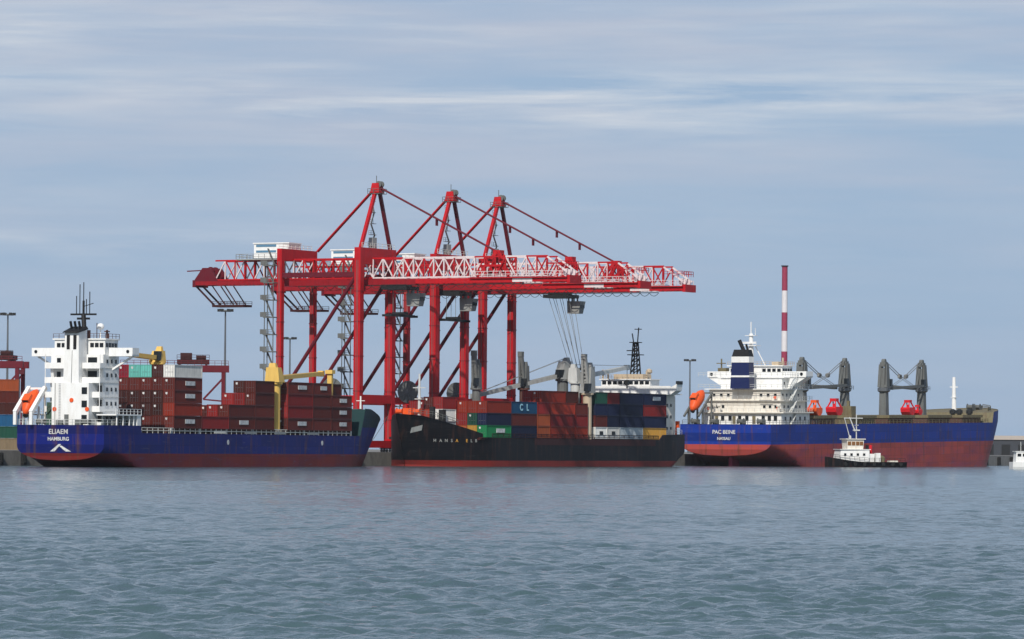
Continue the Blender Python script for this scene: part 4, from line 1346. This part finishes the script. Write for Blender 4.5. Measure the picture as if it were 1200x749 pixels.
# superstructure
sp = MB().box(9.5, 27, -11.2, 11.2, 10.4, 13.4).build('superstructure', 'white', b3s)
MB().box(8.6, 27.4, -12.2, 12.2, 13.4, 13.7).box(11, 26, -10.4, 10.4, 13.7, 16.4).box(10.4, 26.6, -11.4, 11.4, 16.4, 16.65).box(11.6, 25.4, -10.0, 10.0, 16.65, 19.4).build('accommodation', 'cream', sp)
MB().box(10.8, 26.2, -11.0, 11.0, 19.4, 19.65).box(15.6, 25.2, -8.6, 8.6, 19.65, 22.4).box(15.2, 25.8, -9.4, 9.4, 22.4, 22.6).build('upper_deck', 'white', sp)
windows(sp, [(10.95, y, z - 0.1) for z in (15.1,) for y in (-9, -7.4, -5.8, 5.8, 7.4, 9)], 0.7, 0.75, 'x-')
windows(sp, [(11.55, y, 18.0) for y in (-8.6, -6.6, -4.6, 4.6, 6.6, 8.6)], 0.7, 0.75, 'x-')
windows(sp, [(x, -10.45, 15.0) for x in (13, 15.4, 17.8, 20.2, 22.6)] + [(x, -10.05, 18.0) for x in (13, 15.4, 17.8, 20.2, 22.6)] + [(x, -8.65, 21.0) for x in (17, 19.4, 21.8)], 0.65, 0.75, 'y-')
windows(sp, [(9.45, y, 12.1) for y in (-9.6, -7.9, -6.2, -1.6, 0.4, 3.1, 5.2, 8.4)], 0.9, 1.3, 'x-')
windows(sp, [(x, -11.25, 12.0) for x in (12, 15, 18, 21, 24)], 0.8, 1.0, 'y-')
for y, z in ((-9.6, 14.6), (10.0, 14.6), (-8.8, 17.4)):
    MB().lathe((10.86, y, z), [(0.4, 0), (0.4, 0.1), (0.2, 0.12)], 14, 0, 'x').build('life_ring', 'orange', sp)
for y in (-3.6, 2.0, 6.9):
    MB().box(9.40, 9.48, y - 0.45, y + 0.45, 10.7, 12.7).build('door', 'olive', sp)
vt = MB()
for x, y in ((9.2, -10.6), (9.0, 6.0), (9.1, 9.9)):
    vt.lathe((x, y, 13.7), [(0.3, 0), (0.3, 1.3), (0.6, 1.4), (0.6, 1.9), (0.2, 2.1)], 10)
for y in (-5.6, 5.9):
    vt.bar((11.5, y, 16.7), (11.5, y, 19.4), 0.16, n=8)
vt.build('pipework', 'cream', sp)
bw = MB()
bw.box(18.2, 24.6, -7.4, 7.4, 22.6, 25.4).box(17.7, 25.0, -7.9, 7.9, 25.4, 25.65)
bw.build('wheelhouse', 'white', sp)
windows(sp, [(18.15, y, 24.4) for y in (-6.6, -5.2, -3.8, -2.4, 2.4, 3.8, 5.2, 6.6)], 0.95, 0.8, 'x-')
windows(sp, [(x, -7.45, 24.4) for x in (19.2, 20.7, 22.2, 23.7)], 1.0, 0.8, 'y-')
for sg in (-1, 1):
    w_ = MB()
    ya, yb = sg * 7.4, sg * 13.9
    y0, y1 = min(ya, yb), max(ya, yb)
    w_.box(18.6, 23.2, y0, y1, 22.6, 22.85).box(18.6, 18.75, y0, y1, 22.85, 24.1).box(23.05, 23.2, y0, y1, 22.85, 24.1)
    w_.box(18.75, 23.05, yb - 0.07, yb + 0.07, 22.85, 24.1)
    w_.hexa([(18.9, sg * 8.6, 19.7), (22.9, sg * 8.6, 19.7), (22.9, sg * 9.0, 19.7), (18.9, sg * 9.0, 19.7)] if sg > 0 else
            [(18.9, -9.0, 19.7), (22.9, -9.0, 19.7), (22.9, -8.6, 19.7), (18.9, -8.6, 19.7)],
            [(18.9, y0 + (0 if sg < 0 else 1.2), 22.6), (22.9, y0 + (0 if sg < 0 else 1.2), 22.6), (22.9, y1 - (1.2 if sg < 0 else 0), 22.6), (18.9, y1 - (1.2 if sg < 0 else 0), 22.6)])
    w_.build('bridge_wing', 'white', sp)
    MB().lathe((18.5, yb - sg * 1.2, 23.4), [(0.42, 0), (0.42, 0.1)], 10, 0, 'x').build('wing_light', 'glass', sp)
windows(sp, [(20.6, -11.0, 21.4)], 1.4, 1.0, 'y-')
st = MB()
for z in (10.6, 13.7, 16.65, 19.65):
    st.bar((14.2, -11.6, z), (17.4, -11.6, z + 2.8), 0.9, 0.14)
    st.rail([(9.0, -11.9, z + 3.05), (27, -11.9, z + 3.05)], 1.0, 1.5, 0.08)
    st.rail([(9.0, -11.9, z + 3.05), (9.0, 11.9, z + 3.05)], 1.0, 1.5, 0.08)
st.box(9.6, 9.8, -8.4, -5.0, 16.65, 16.8)
st.build('outside_stair', 'pale_grey', sp)
fn = MB()
fn.hexa([(8.6, -2.7, 19.65), (11.8, -2.7, 19.65), (11.8, 2.7, 19.65), (8.6, 2.7, 19.65)], [(8.9, -2.4, 26.3), (11.8, -2.4, 26.3), (11.8, 2.4, 26.3), (8.9, 2.4, 26.3)])
fn = fn.build('funnel', 'navy', sp)
boxp('funnel_band', 'white', fn, 8.85, 11.86, -2.48, 2.48, 26.3, 27.8)
boxp('funnel_band', 'white', fn, 8.62, 11.83, -2.68, 2.68, 22.55, 23.0)
f_ = MB()
f_.hexa([(8.9, -2.4, 27.8), (11.8, -2.4, 27.8), (11.8, 2.4, 27.8), (8.9, 2.4, 27.8)], [(9.4, -2.0, 29.6), (11.5, -2.0, 29.6), (11.5, 2.0, 29.6), (9.4, 2.0, 29.6)])
f_.bar((10.3, -0.3, 29.4), (10.0, 0.8, 32.0), 1.0, n=10).bar((10.9, -1.2, 29.4), (10.7, -0.8, 31.0), 0.6, n=8)
f_.build('exhaust_cap', 'soot', fn)
rm = MB()
rm.lathe((17.6, 1.0, 25.6), [(0.75, -6), (0.7, 2), (0.5, 8.2)], 12)
rm.box(16.4, 19.2, -1.0, 3.0, 30.6, 30.8).box(16.8, 18.6, -0.4, 2.4, 33.2, 33.35).bar((17.6, 1.0, 33.5), (17.6, 1.0, 36.8), 0.22)
rm.bar((16.6, -0.9, 31.4), (16.6, 2.9, 31.4), 0.35).rail([(16.4, -1.0, 30.8), (16.4, 3.0, 30.8)], 0.9, 1, 0.08)
rm.bar((18.9, -2.4, 25.6), (18.0, 0.0, 30.6), 0.22).bar((17.6, -0.2, 33.2), (17.6, -0.2, 35.2), 0.12)
rm.build('radar_mast', 'white', sp)
rg = MB()
rg.rail([(17.8, -7.8, 25.65), (17.8, 7.8, 25.65)], 0.9, 1.2, 0.08).rail([(17.8, -7.8, 25.65), (25, -7.8, 25.65)], 0.9, 1.2, 0.08)
rg.bar((21, -6.4, 25.65), (21, -6.4, 27.6), 0.5, n=8).box(20.2, 22.2, -5.6, -3.6, 25.65, 26.6)
rg.build('roof_gear', 'beige', sp)
pg = MB().bar((20.6, 10.8, 24.2), (20.6, 10.8, 27.4), 0.3).bar((20.2, 12, 26.2), (20.2, 9.4, 26.2), 0.25).box(19.6, 21.4, 9.0, 11.4, 24.1, 25.0)
pg.build('signal_gear', 'olive', sp)
rp = MB()
for y in (11.0, 7.0):
    rp.bar((-1.2, y, 12.6), (7.0, y, 18.6), 0.45).bar((6.6, y, 18.2), (6.6, y, 10.6), 0.4).bar((1.4, y, 14.4), (1.4, y, 10.6), 0.4)
rp.bar((6.8, 11, 18.5), (6.8, 7, 18.5), 0.4)
rp.build('boat_ramp', 'gear_grey', b3s)
lifeboat('orange lifeboat hung over the bulk carrier\'s port quarter, left of its white house',
         frame(BX, BY, BZ, 0, PT) @ Matrix.Translation((2.4, 9.0, 16.6)) @ Matrix.Rotation(R(-36), 4, 'Y') @ Matrix.Scale(1.15, 4), 7.0)
for y in (-9, -3.5, 4.0, 9.4):
    MB().lathe((1.8, y - 0.8, 11.4), [(0.8, 0), (0.5, 0.1), (0.5, 1.5), (0.8, 1.6)], 10, 0, 'y').box(2.4, 3.6, y - 0.6, y + 0.6, 10.5, 11.8).build('mooring_winch', 'gear_grey', b3s)
def bulk_crane(x, fwd):
    """tower crane: square base tower, slewing platform, tall narrow house with the jib folded along the ship"""
    s = 1 if fwd else -1
    tw = MB().hexa([(x - 1.1, -1.1, 10.6), (x + 1.1, -1.1, 10.6), (x + 1.1, 1.1, 10.6), (x - 1.1, 1.1, 10.6)],
                   [(x - 0.95, -0.95, 18.8), (x + 0.95, -0.95, 18.8), (x + 0.95, 0.95, 18.8), (x - 0.95, 0.95, 18.8)])
    tw = tw.build('deck_crane', 'gear_grey', b3s)
    pf = MB().lathe((x, 0, 18.8), [(1.1, 0), (1.75, 0.5), (1.75, 1.3), (1.3, 1.5)], 16)
    pf.rail([(x - 1.8, -1.8, 19.6), (x + 1.8, -1.8, 19.6), (x + 1.8, 1.8, 19.6)], 1.0, 1.0, 0.1)
    pf.build('slewing_ring', 'steel', tw)
    hs = MB()
    for sy in (-1, 1):
        hs.hexa([(x - 1.25, sy * 1.0 - 0.4, 20.3), (x + 1.25, sy * 1.0 - 0.4, 20.3), (x + 1.25, sy * 1.0 + 0.4, 20.3), (x - 1.25, sy * 1.0 + 0.4, 20.3)],
                [(x - 0.8, sy * 0.8 - 0.35, 26.6), (x + 0.8, sy * 0.8 - 0.35, 26.6), (x + 0.8, sy * 0.8 + 0.35, 26.6), (x - 0.8, sy * 0.8 + 0.35, 26.6)])
    hs.box(x - 0.85, x + 0.85, -0.62, 0.62, 20.3, 25.6).box(x - 0.9, x + 0.9, -0.8, 0.8, 26.0, 27.2)
    hs.lathe((x, -0.5, 27.4), [(0.7, 0), (0.7, 1.0)], 10, 0, 'y')
    hs.bar((x - 1.15, -0.8, 21), (x - 0.95, -0.8, 26.6), 0.16, mi=1)
    hs.build('crane_house', ['gear_grey', 'dark'], tw)
    MB().box(x + s * 1.5 - 0.6, x + s * 1.5 + 0.6, -1.7, -0.7, 20.6, 22.6).build('crane_cab', 'glass', tw)
    return tw
for a_, b_ in ((47.1, 74.9), (101.5, 128.0)):
    ta, tb = bulk_crane(a_, True), bulk_crane(b_, False)
    for x, s, tt, yy in ((a_, 1, ta, 0.9), (b_, -1, tb, -0.9)):
        jb = MB()
        for v in (-0.6, 0.6):
            jb.bar((x + s * 1.4, yy + v, 20.8), (x + s * 24.0, yy + v * 0.5, 20.0), 0.35, 0.7)
        for k in range(9):
            jb.bar((x + s * (2 + k * 2.6), yy - 0.6, 20.7), (x + s * (3.3 + k * 2.6), yy + 0.6, 20.6), 0.18)
        jb.build('jib', 'gear_grey', tt)
        wr = MB()
        for v in (-0.4, 0.4):
            wr.bar((x, v, 27.6), (x + s * 13.2, v + yy, 23.4), 0.14).bar((x + s * 13.2, v + yy, 23.4), (x + s * 23.8, v + yy, 20.4), 0.1)
        wr.bar((x + s * 12.6, yy, 23.5), (x + s * 13.8, yy, 23.2), 0.8, 1.0)
        wr.build('wires', 'rope', tt)
def grab(x, y, z, label, scale=1.0, mat='bright_red'):
    t = thing('cargo_grab', label, 'cargo grab', (0, 0, 0), 0, 'red clamshell grabs on the bulk carrier\'s deck')
    t.matrix_world = frame(BX, BY, BZ, 0, PT) @ Matrix.Translation((x, y, z)) @ Matrix.Scale(scale, 4)
    for sg in (-1, 1):
        mb = MB()
        prof = [(0.1, 0.0), (1.2, 0.1), (2.1, 0.9), (2.3, 1.9), (1.9, 2.3), (0.1, 2.2)]
        n = len(prof)
        vs = [(sg * px_, -1.5, pz) for px_, pz in prof] + [(sg * px_, 1.5, pz) for px_, pz in prof]
        mb.add(vs, [tuple(range(n)), tuple(range(2 * n - 1, n - 1, -1))] + [(i, (i + 1) % n, n + (i + 1) % n, n + i) for i in range(n)])
        mb.build('shell', mat, t)
        MB().bar((sg * 1.9, -1.1, 2.2), (sg * 0.5, -0.6, 4.0), 0.3).bar((sg * 1.9, 1.1, 2.2), (sg * 0.5, 0.6, 4.0), 0.3).build('arm', mat, t)
    MB().box(-0.9, 0.9, -0.9, 0.9, 3.7, 4.5).box(-0.5, 0.5, -0.3, 0.3, 2.3, 3.1).build('head', mat, t)
grab(36.5, -8.4, 12.75, 'dull red grab on deck close by the bulk carrier\'s white house', 0.9, 'orange')
grab(59.0, -4.0, 12.75, 'bright red grab between the bulk carrier\'s first pair of cranes')
grab(113.6, -2.0, 12.75, 'bright red grab left in the gap of the bulk carrier\'s forward crane pair', 0.92)
grab(119.4, -2.4, 12.75, 'low red grab right in the gap of the bulk carrier\'s forward crane pair', 0.62)
MB().box(64.5, 67.5, -6.5, -3.2, 12.75, 15.2).bar((66, -5, 15.2), (66, -5, 16.6), 0.7).build('stores_crate', 'olive', b3s)
# masthead, forecastle fittings
MB().lathe((151.7, 0, 11), [(0.75, 0), (0.6, 6), (0.45, 12.4)], 12).bar((151.7, -1.2, 20.6), (151.7, 1.2, 20.6), 0.25).box(151.0, 152.4, -0.8, 0.8, 17.6, 17.75).build('foremast', 'white', b3s)
for x, y in ((141, -6), (143.5, -3), (146, -7)):
    MB().lathe((x, y, 10.6), [(0.6, 0), (0.6, 2.4), (0.95, 2.5), (0.95, 3.4), (0.3, 3.8)], 10).build('vent', 'dark', b3s)
for x, y in ((155, -4.5), (158.5, -3), (161.5, -4.0)):
    MB().lathe((x, y, 15.0), [(0.9, 0), (0.55, 0.1), (0.55, 1.6), (0.9, 1.7)], 10, 0, 'y').box(x + 0.6, x + 1.8, y, y + 1.6, 13.8, 15.4).build('windlass', 'gear_grey', b3s)
MB().rail([(149, -11.3, 13.7), (155, -9.8, 14.1), (161, -7.2, 14.4), (168, -2.2, 14.7)], 1.0, 1.3, 0.12).build('bow_railing', 'olive', b3s)

# ------------------------------------------------------------------ tug, workboat
TY = 1126.0
tg = thing('tugboat', 'small white and black tug lying off the bulk carrier\'s red side', 'boat', (at(1014, TY), TY, 0), R(14))
tg.scale = (0.84, 0.9, 1.0)
hull_mb = MB()
st_ = []
for i in range(17):
    u = i / 16
    x = -12.5 + 25 * u
    hb_ = 4.3 * (1 - max(0, (0.22 - u) / 0.22) ** 2.4 * 0.95) * (1 - max(0, (u - 0.85) / 0.15) ** 2 * 0.3)
    zd = 1.35 + 1.3 * max(0, (0.45 - u) / 0.45) ** 1.6
    st_.append([(x, hb_ * (0.80 if k == 0 else 0.93 if k == 1 else 1.0), (-0.8, 0.6, zd)[k]) for k in range(3)])
for sg in (-1, 1):
    hull_mb.add([(x, sg * y, z) for r_ in st_ for x, y, z in r_], [(3 * i + k, 3 * i + 3 + k, 3 * i + 4 + k, 3 * i + 1 + k) for i in range(16) for k in range(2)])
hull_mb.add([p for r_ in st_ for p in ((r_[2][0], r_[2][1], r_[2][2] - 0.45), (r_[2][0], -r_[2][1], r_[2][2] - 0.45))], [(2 * i, 2 * i + 1, 2 * i + 3, 2 * i + 2) for i in range(16)])
for e in (0, 16):
    hull_mb.add([(x, y, z) for x, y, z in st_[e]] + [(x, -y, z) for x, y, z in st_[e]], [(0, 1, 4, 3), (1, 2, 5, 4)])
hull_mb.build('hull', 'hull_tug', tg)
for x in (-7.5, -4.5, -1.5, 1.5, 4.5, 7.5, 10.0):
    MB().lathe((x, -4.62, 0.75), [(0.28, 0), (0.55, 0.05), (0.55, 0.35), (0.28, 0.4)], 12, 0, 'y').build('tyre_fender', 'rubber', tg)
dk = MB().hexa([(-9.0, -3.0, 1.6), (0.5, -3.2, 1.0), (0.5, 3.2, 1.0), (-9.0, 3.0, 1.6)], [(-8.4, -2.8, 4.4), (0.5, -3.0, 4.4), (0.5, 3.0, 4.4), (-8.4, 2.8, 4.4)])
dk.box(-8.8, 0.9, -3.2, 3.2, 4.4, 4.55).box(0.5, 2.4, -2.2, 2.2, 1.0, 3.4)
dk = dk.build('deckhouse', 'white', tg)
windows(dk, [(x, -3.1, 3.2) for x in (-7.2, -5.2, -3.2, -1.2)], 0.7, 0.6, 'y-')
wh = MB().hexa([(-6.2, -2.2, 4.55), (-1.2, -2.2, 4.55), (-1.2, 2.2, 4.55), (-6.2, 2.2, 4.55)], [(-6.4, -2.4, 7.0), (-1.0, -2.4, 7.0), (-1.0, 2.4, 7.0), (-6.4, 2.4, 7.0)])
wh.box(-6.9, -0.6, -2.8, 2.8, 7.0, 7.2)
wh = wh.build('wheelhouse', 'cream', dk)
windows(wh, [(x, -2.36, 6.0) for x in (-5.6, -4.3, -3.0, -1.8)], 1.05, 0.95, 'y-', 'wheelhouse_brown')
windows(wh, [(-0.98, y, 6.0) for y in (-1.4, 0, 1.4)], 1.1, 0.95, 'x-', 'wheelhouse_brown')
for sg in (-1, 1):
    MB().bar((1.4, sg * 1.6, 3.4), (1.4, sg * 1.6, 5.6), 0.9, n=10).build('funnel', 'bright_red' if sg < 0 else 'soot', dk)
ms = MB().bar((-2.6, 0, 7.2), (-2.6, 0, 13.4), 0.34, n=8).bar((-6.6, 0, 12.4), (-0.6, 0, 12.4), 0.22).bar((-2.6, -1.6, 10.6), (-2.6, 1.6, 10.6), 0.2)
ms.bar((-6.4, 0, 12.4), (-4.6, 0, 7.2), 0.18).bar((-4.8, 0, 12.6), (-3.0, 0, 9.0), 0.3).box(-3.6, -1.6, -0.4, 0.4, 9.2, 9.5).lathe((-4.4, 0.6, 7.2), [(0.3, 0), (0.45, 0.3), (0.3, 0.8)], 10)
ms.build('mast', 'pale_grey', wh)
MB().lathe((5.2, -1.0, 2.0), [(1.0, 0), (0.55, 0.1), (0.55, 1.9), (1.0, 2.0)], 12, 0, 'y').build('tow_winch', 'olive', tg)
MB().box(2.8, 4.2, -2.6, -1.0, 1.0, 3.6).build('locker', 'white', tg)
MB().box(7.0, 9.8, -2.4, -0.6, 1.0, 1.7).build('liferaft_rack', 'cream', tg)
MB().rail([(-11.5, -1.9, 2.4), (-9, -3.7, 2.1), (0, -4.2, 1.4), (11.5, -4.0, 1.4)], 0.9, 1.5, 0.08).build('bulwark_railing', 'dark', tg)

WY = 1080.0
wb = thing('workboat', 'white workboat cut by the photograph\'s right edge', 'boat', (at(1214, WY), WY, 0), R(8))
mb = MB()
st_ = []
for i in range(13):
    u = i / 12
    x = -6 + 12 * u
    hb_ = 1.9 * (1 - max(0, (u - 0.6) / 0.4) ** 2 * 0.96)
    zd = 1.7 + 0.8 * max(0, (u - 0.5) / 0.5) ** 1.6
    st_.append([(x, hb_ * 0.75, -0.5), (x, hb_ * 0.95, 0.5), (x, hb_, zd)])
for sg in (-1, 1):
    mb.add([(x, sg * y, z) for r_ in st_ for x, y, z in r_], [(3 * i + k, 3 * i + 3 + k, 3 * i + 4 + k, 3 * i + 1 + k) for i in range(12) for k in range(2)])
mb.add([p for r_ in st_ for p in ((r_[2][0], r_[2][1], r_[2][2] - 0.25), (r_[2][0], -r_[2][1], r_[2][2] - 0.25))], [(2 * i, 2 * i + 1, 2 * i + 3, 2 * i + 2) for i in range(12)])
mb.add([(x, y, z) for x, y, z in st_[0]] + [(x, -y, z) for x, y, z in st_[0]], [(0, 1, 4, 3), (1, 2, 5, 4)])
mb.build('hull', 'white', wb)
cbn = MB().hexa([(-2.2, -1.4, 1.5), (2.0, -1.4, 1.5), (2.0, 1.4, 1.5), (-2.2, 1.4, 1.5)], [(-2.0, -1.3, 4.2), (1.4, -1.3, 4.2), (1.4, 1.3, 4.2), (-2.0, 1.3, 4.2)])
cbn.box(-2.3, 1.7, -1.5, 1.5, 4.2, 4.35)
cbn = cbn.build('cabin', 'white', wb)
cbn.location.x = -3.0
windows(cbn, [(x, y, 3.4) for x in (-1.3, 0.0) for y in (-1.36, 1.36)], 0.9, 0.7, 'y-')
MB().bar((-0.6, 0, 4.3), (-0.6, 0, 6.6), 0.12).bar((-0.6, -0.6, 5.8), (-0.6, 0.6, 5.8), 0.1).build('mast', 'pale_grey', cbn)
MB().rail([(2.2, 1.7, 1.8), (5.4, 0.4, 2.4)], 0.8, 1.0, 0.06).rail([(2.2, -1.7, 1.8), (5.4, -0.4, 2.4)], 0.8, 1.0, 0.06).build('railing', 'pale_grey', wb)

# ------------------------------------------------------------------ boxes standing in the yard
YG = 'containers standing in the port yard'
Yy = 930.0
for ci, (x1, cols) in enumerate(((22.5, ['tan', 'dark green', 'blue', 'dark brown', 'rust brown', 'orange']),)):  # darker box colours chosen to paint in the shadow on this stack
    for k, col in enumerate(cols):
        m = Matrix.Translation((at(x1, Yy) - 12.19, Yy, QZ + k * 2.47)) @ Matrix.Rotation(R(0), 4, 'Z')
        container(col, 12.19, 2.47, m, '%s container, %s of the tall stack at the photograph\'s left edge' % (col, TIER[k].replace(' tier', '')), YG, False)
Yy = 1010.0
for k, col in enumerate(['grey', 'teal', 'grey']):
    m = Matrix.Translation((at(236, Yy), Yy, QZ + k * 2.6))
    container(col, 12.19, 2.6, m, '%s container, %s of the pale yard stack behind the lowest midships bay' % (col, TIER[k].replace(' tier', '')), YG, False)
# yard tractor on the quay between the two bows
x, y = qpt(-14, 6)
yt = thing('yard_tractor', 'small white yard tractor on the quay between the two ships\' bows', 'truck', (x, y, QZ), R(62))
ch_ = MB().box(-3.2, 2.4, -1.0, 1.0, 0.7, 1.1).build('chassis', 'dark', yt)
MB().hexa([(0.4, -1.2, 1.1), (2.4, -1.2, 1.1), (2.4, 0.4, 1.1), (0.4, 0.4, 1.1)], [(0.5, -1.1, 2.9), (2.0, -1.1, 2.9), (2.0, 0.3, 2.9), (0.5, 0.3, 2.9)]).build('cab', 'white', yt)
MB().box(0.44, 0.50, -0.95, 0.15, 1.9, 2.7).build('window', 'glass', yt)
for x in (-2.3, 1.6):
    for yy in (-1.05, 0.75):
        MB().lathe((x, yy, 0.5), [(0.3, 0), (0.5, 0.04), (0.5, 0.28), (0.3, 0.32)], 14, 0, 'y').build('wheel', 'rubber', yt)
# bollards and mooring lines at the two bows
def rope(name, a, b, sag, label):
    mb = MB()
    a, b = Vector(a), Vector(b)
    pts = []
    for i in range(15):
        u = i / 14
        p = a.lerp(b, u)
        p.z -= sag * 4 * u * (1 - u)
        pts.append(p)
    for p, q in zip(pts[:-1], pts[1:]):
        mb.bar(p, q, 0.12, n=6)
    tag(mb.build(name, 'rope'), label, 'rope', 'mooring lines to the quay')
for t, lab in ((-21.5, 'black iron bollard on the quay edge beside the blue ship\'s bow'), (-8.0, 'black iron bollard on the quay edge beside the black ship\'s bow')):
    x, y = qpt(t, -2.3)
    mb = MB().lathe((0, 0, 0), [(0.35, 0), (0.25, 0.15), (0.22, 0.5), (0.4, 0.6), (0.4, 0.75), (0.2, 0.82)], 14)
    o = mb.build('bollard', 'dark')
    o.location = (x, y, QZ)
    tag(o, lab, 'bollard', 'iron bollards on the quay edge')
p = FM @ Vector((141, 3.4, 10.4)); x, y = qpt(-21.5, -2.3)
rope('mooring_rope', p, (x, y, QZ + 0.5), 0.8, 'mooring line from the blue ship\'s bow down to the quay')
p = GM @ Vector((5.0, 5.0, 11.0)); x, y = qpt(-8.0, -2.3)
rope('mooring_rope', p, (x, y, QZ + 0.5), 0.5, 'mooring line from the black ship\'s bow down to the quay')
print('containers', NBOX[0])

# ------------------------------------------------------------------ sea haze
hz = MB().box(-5600, 5600, -500, 9600, -6, 110).build('haze', 'rope')
hz['kind'] = 'stuff'
hm = bpy.data.materials.new('haze')
hm.use_nodes = True
ht = hm.node_tree
for n in list(ht.nodes):
    ht.nodes.remove(n)
ho = N('ShaderNodeOutputMaterial', ht)
hv = N('ShaderNodeVolumePrincipled', ht)
hv.inputs['Color'].default_value = (0.75, 0.85, 0.95, 1)
hv.inputs['Density'].default_value = 0.000022
ht.links.new(hv.outputs[0], ho.inputs['Volume'])
hz.data.materials.clear()
hz.data.materials.append(hm)
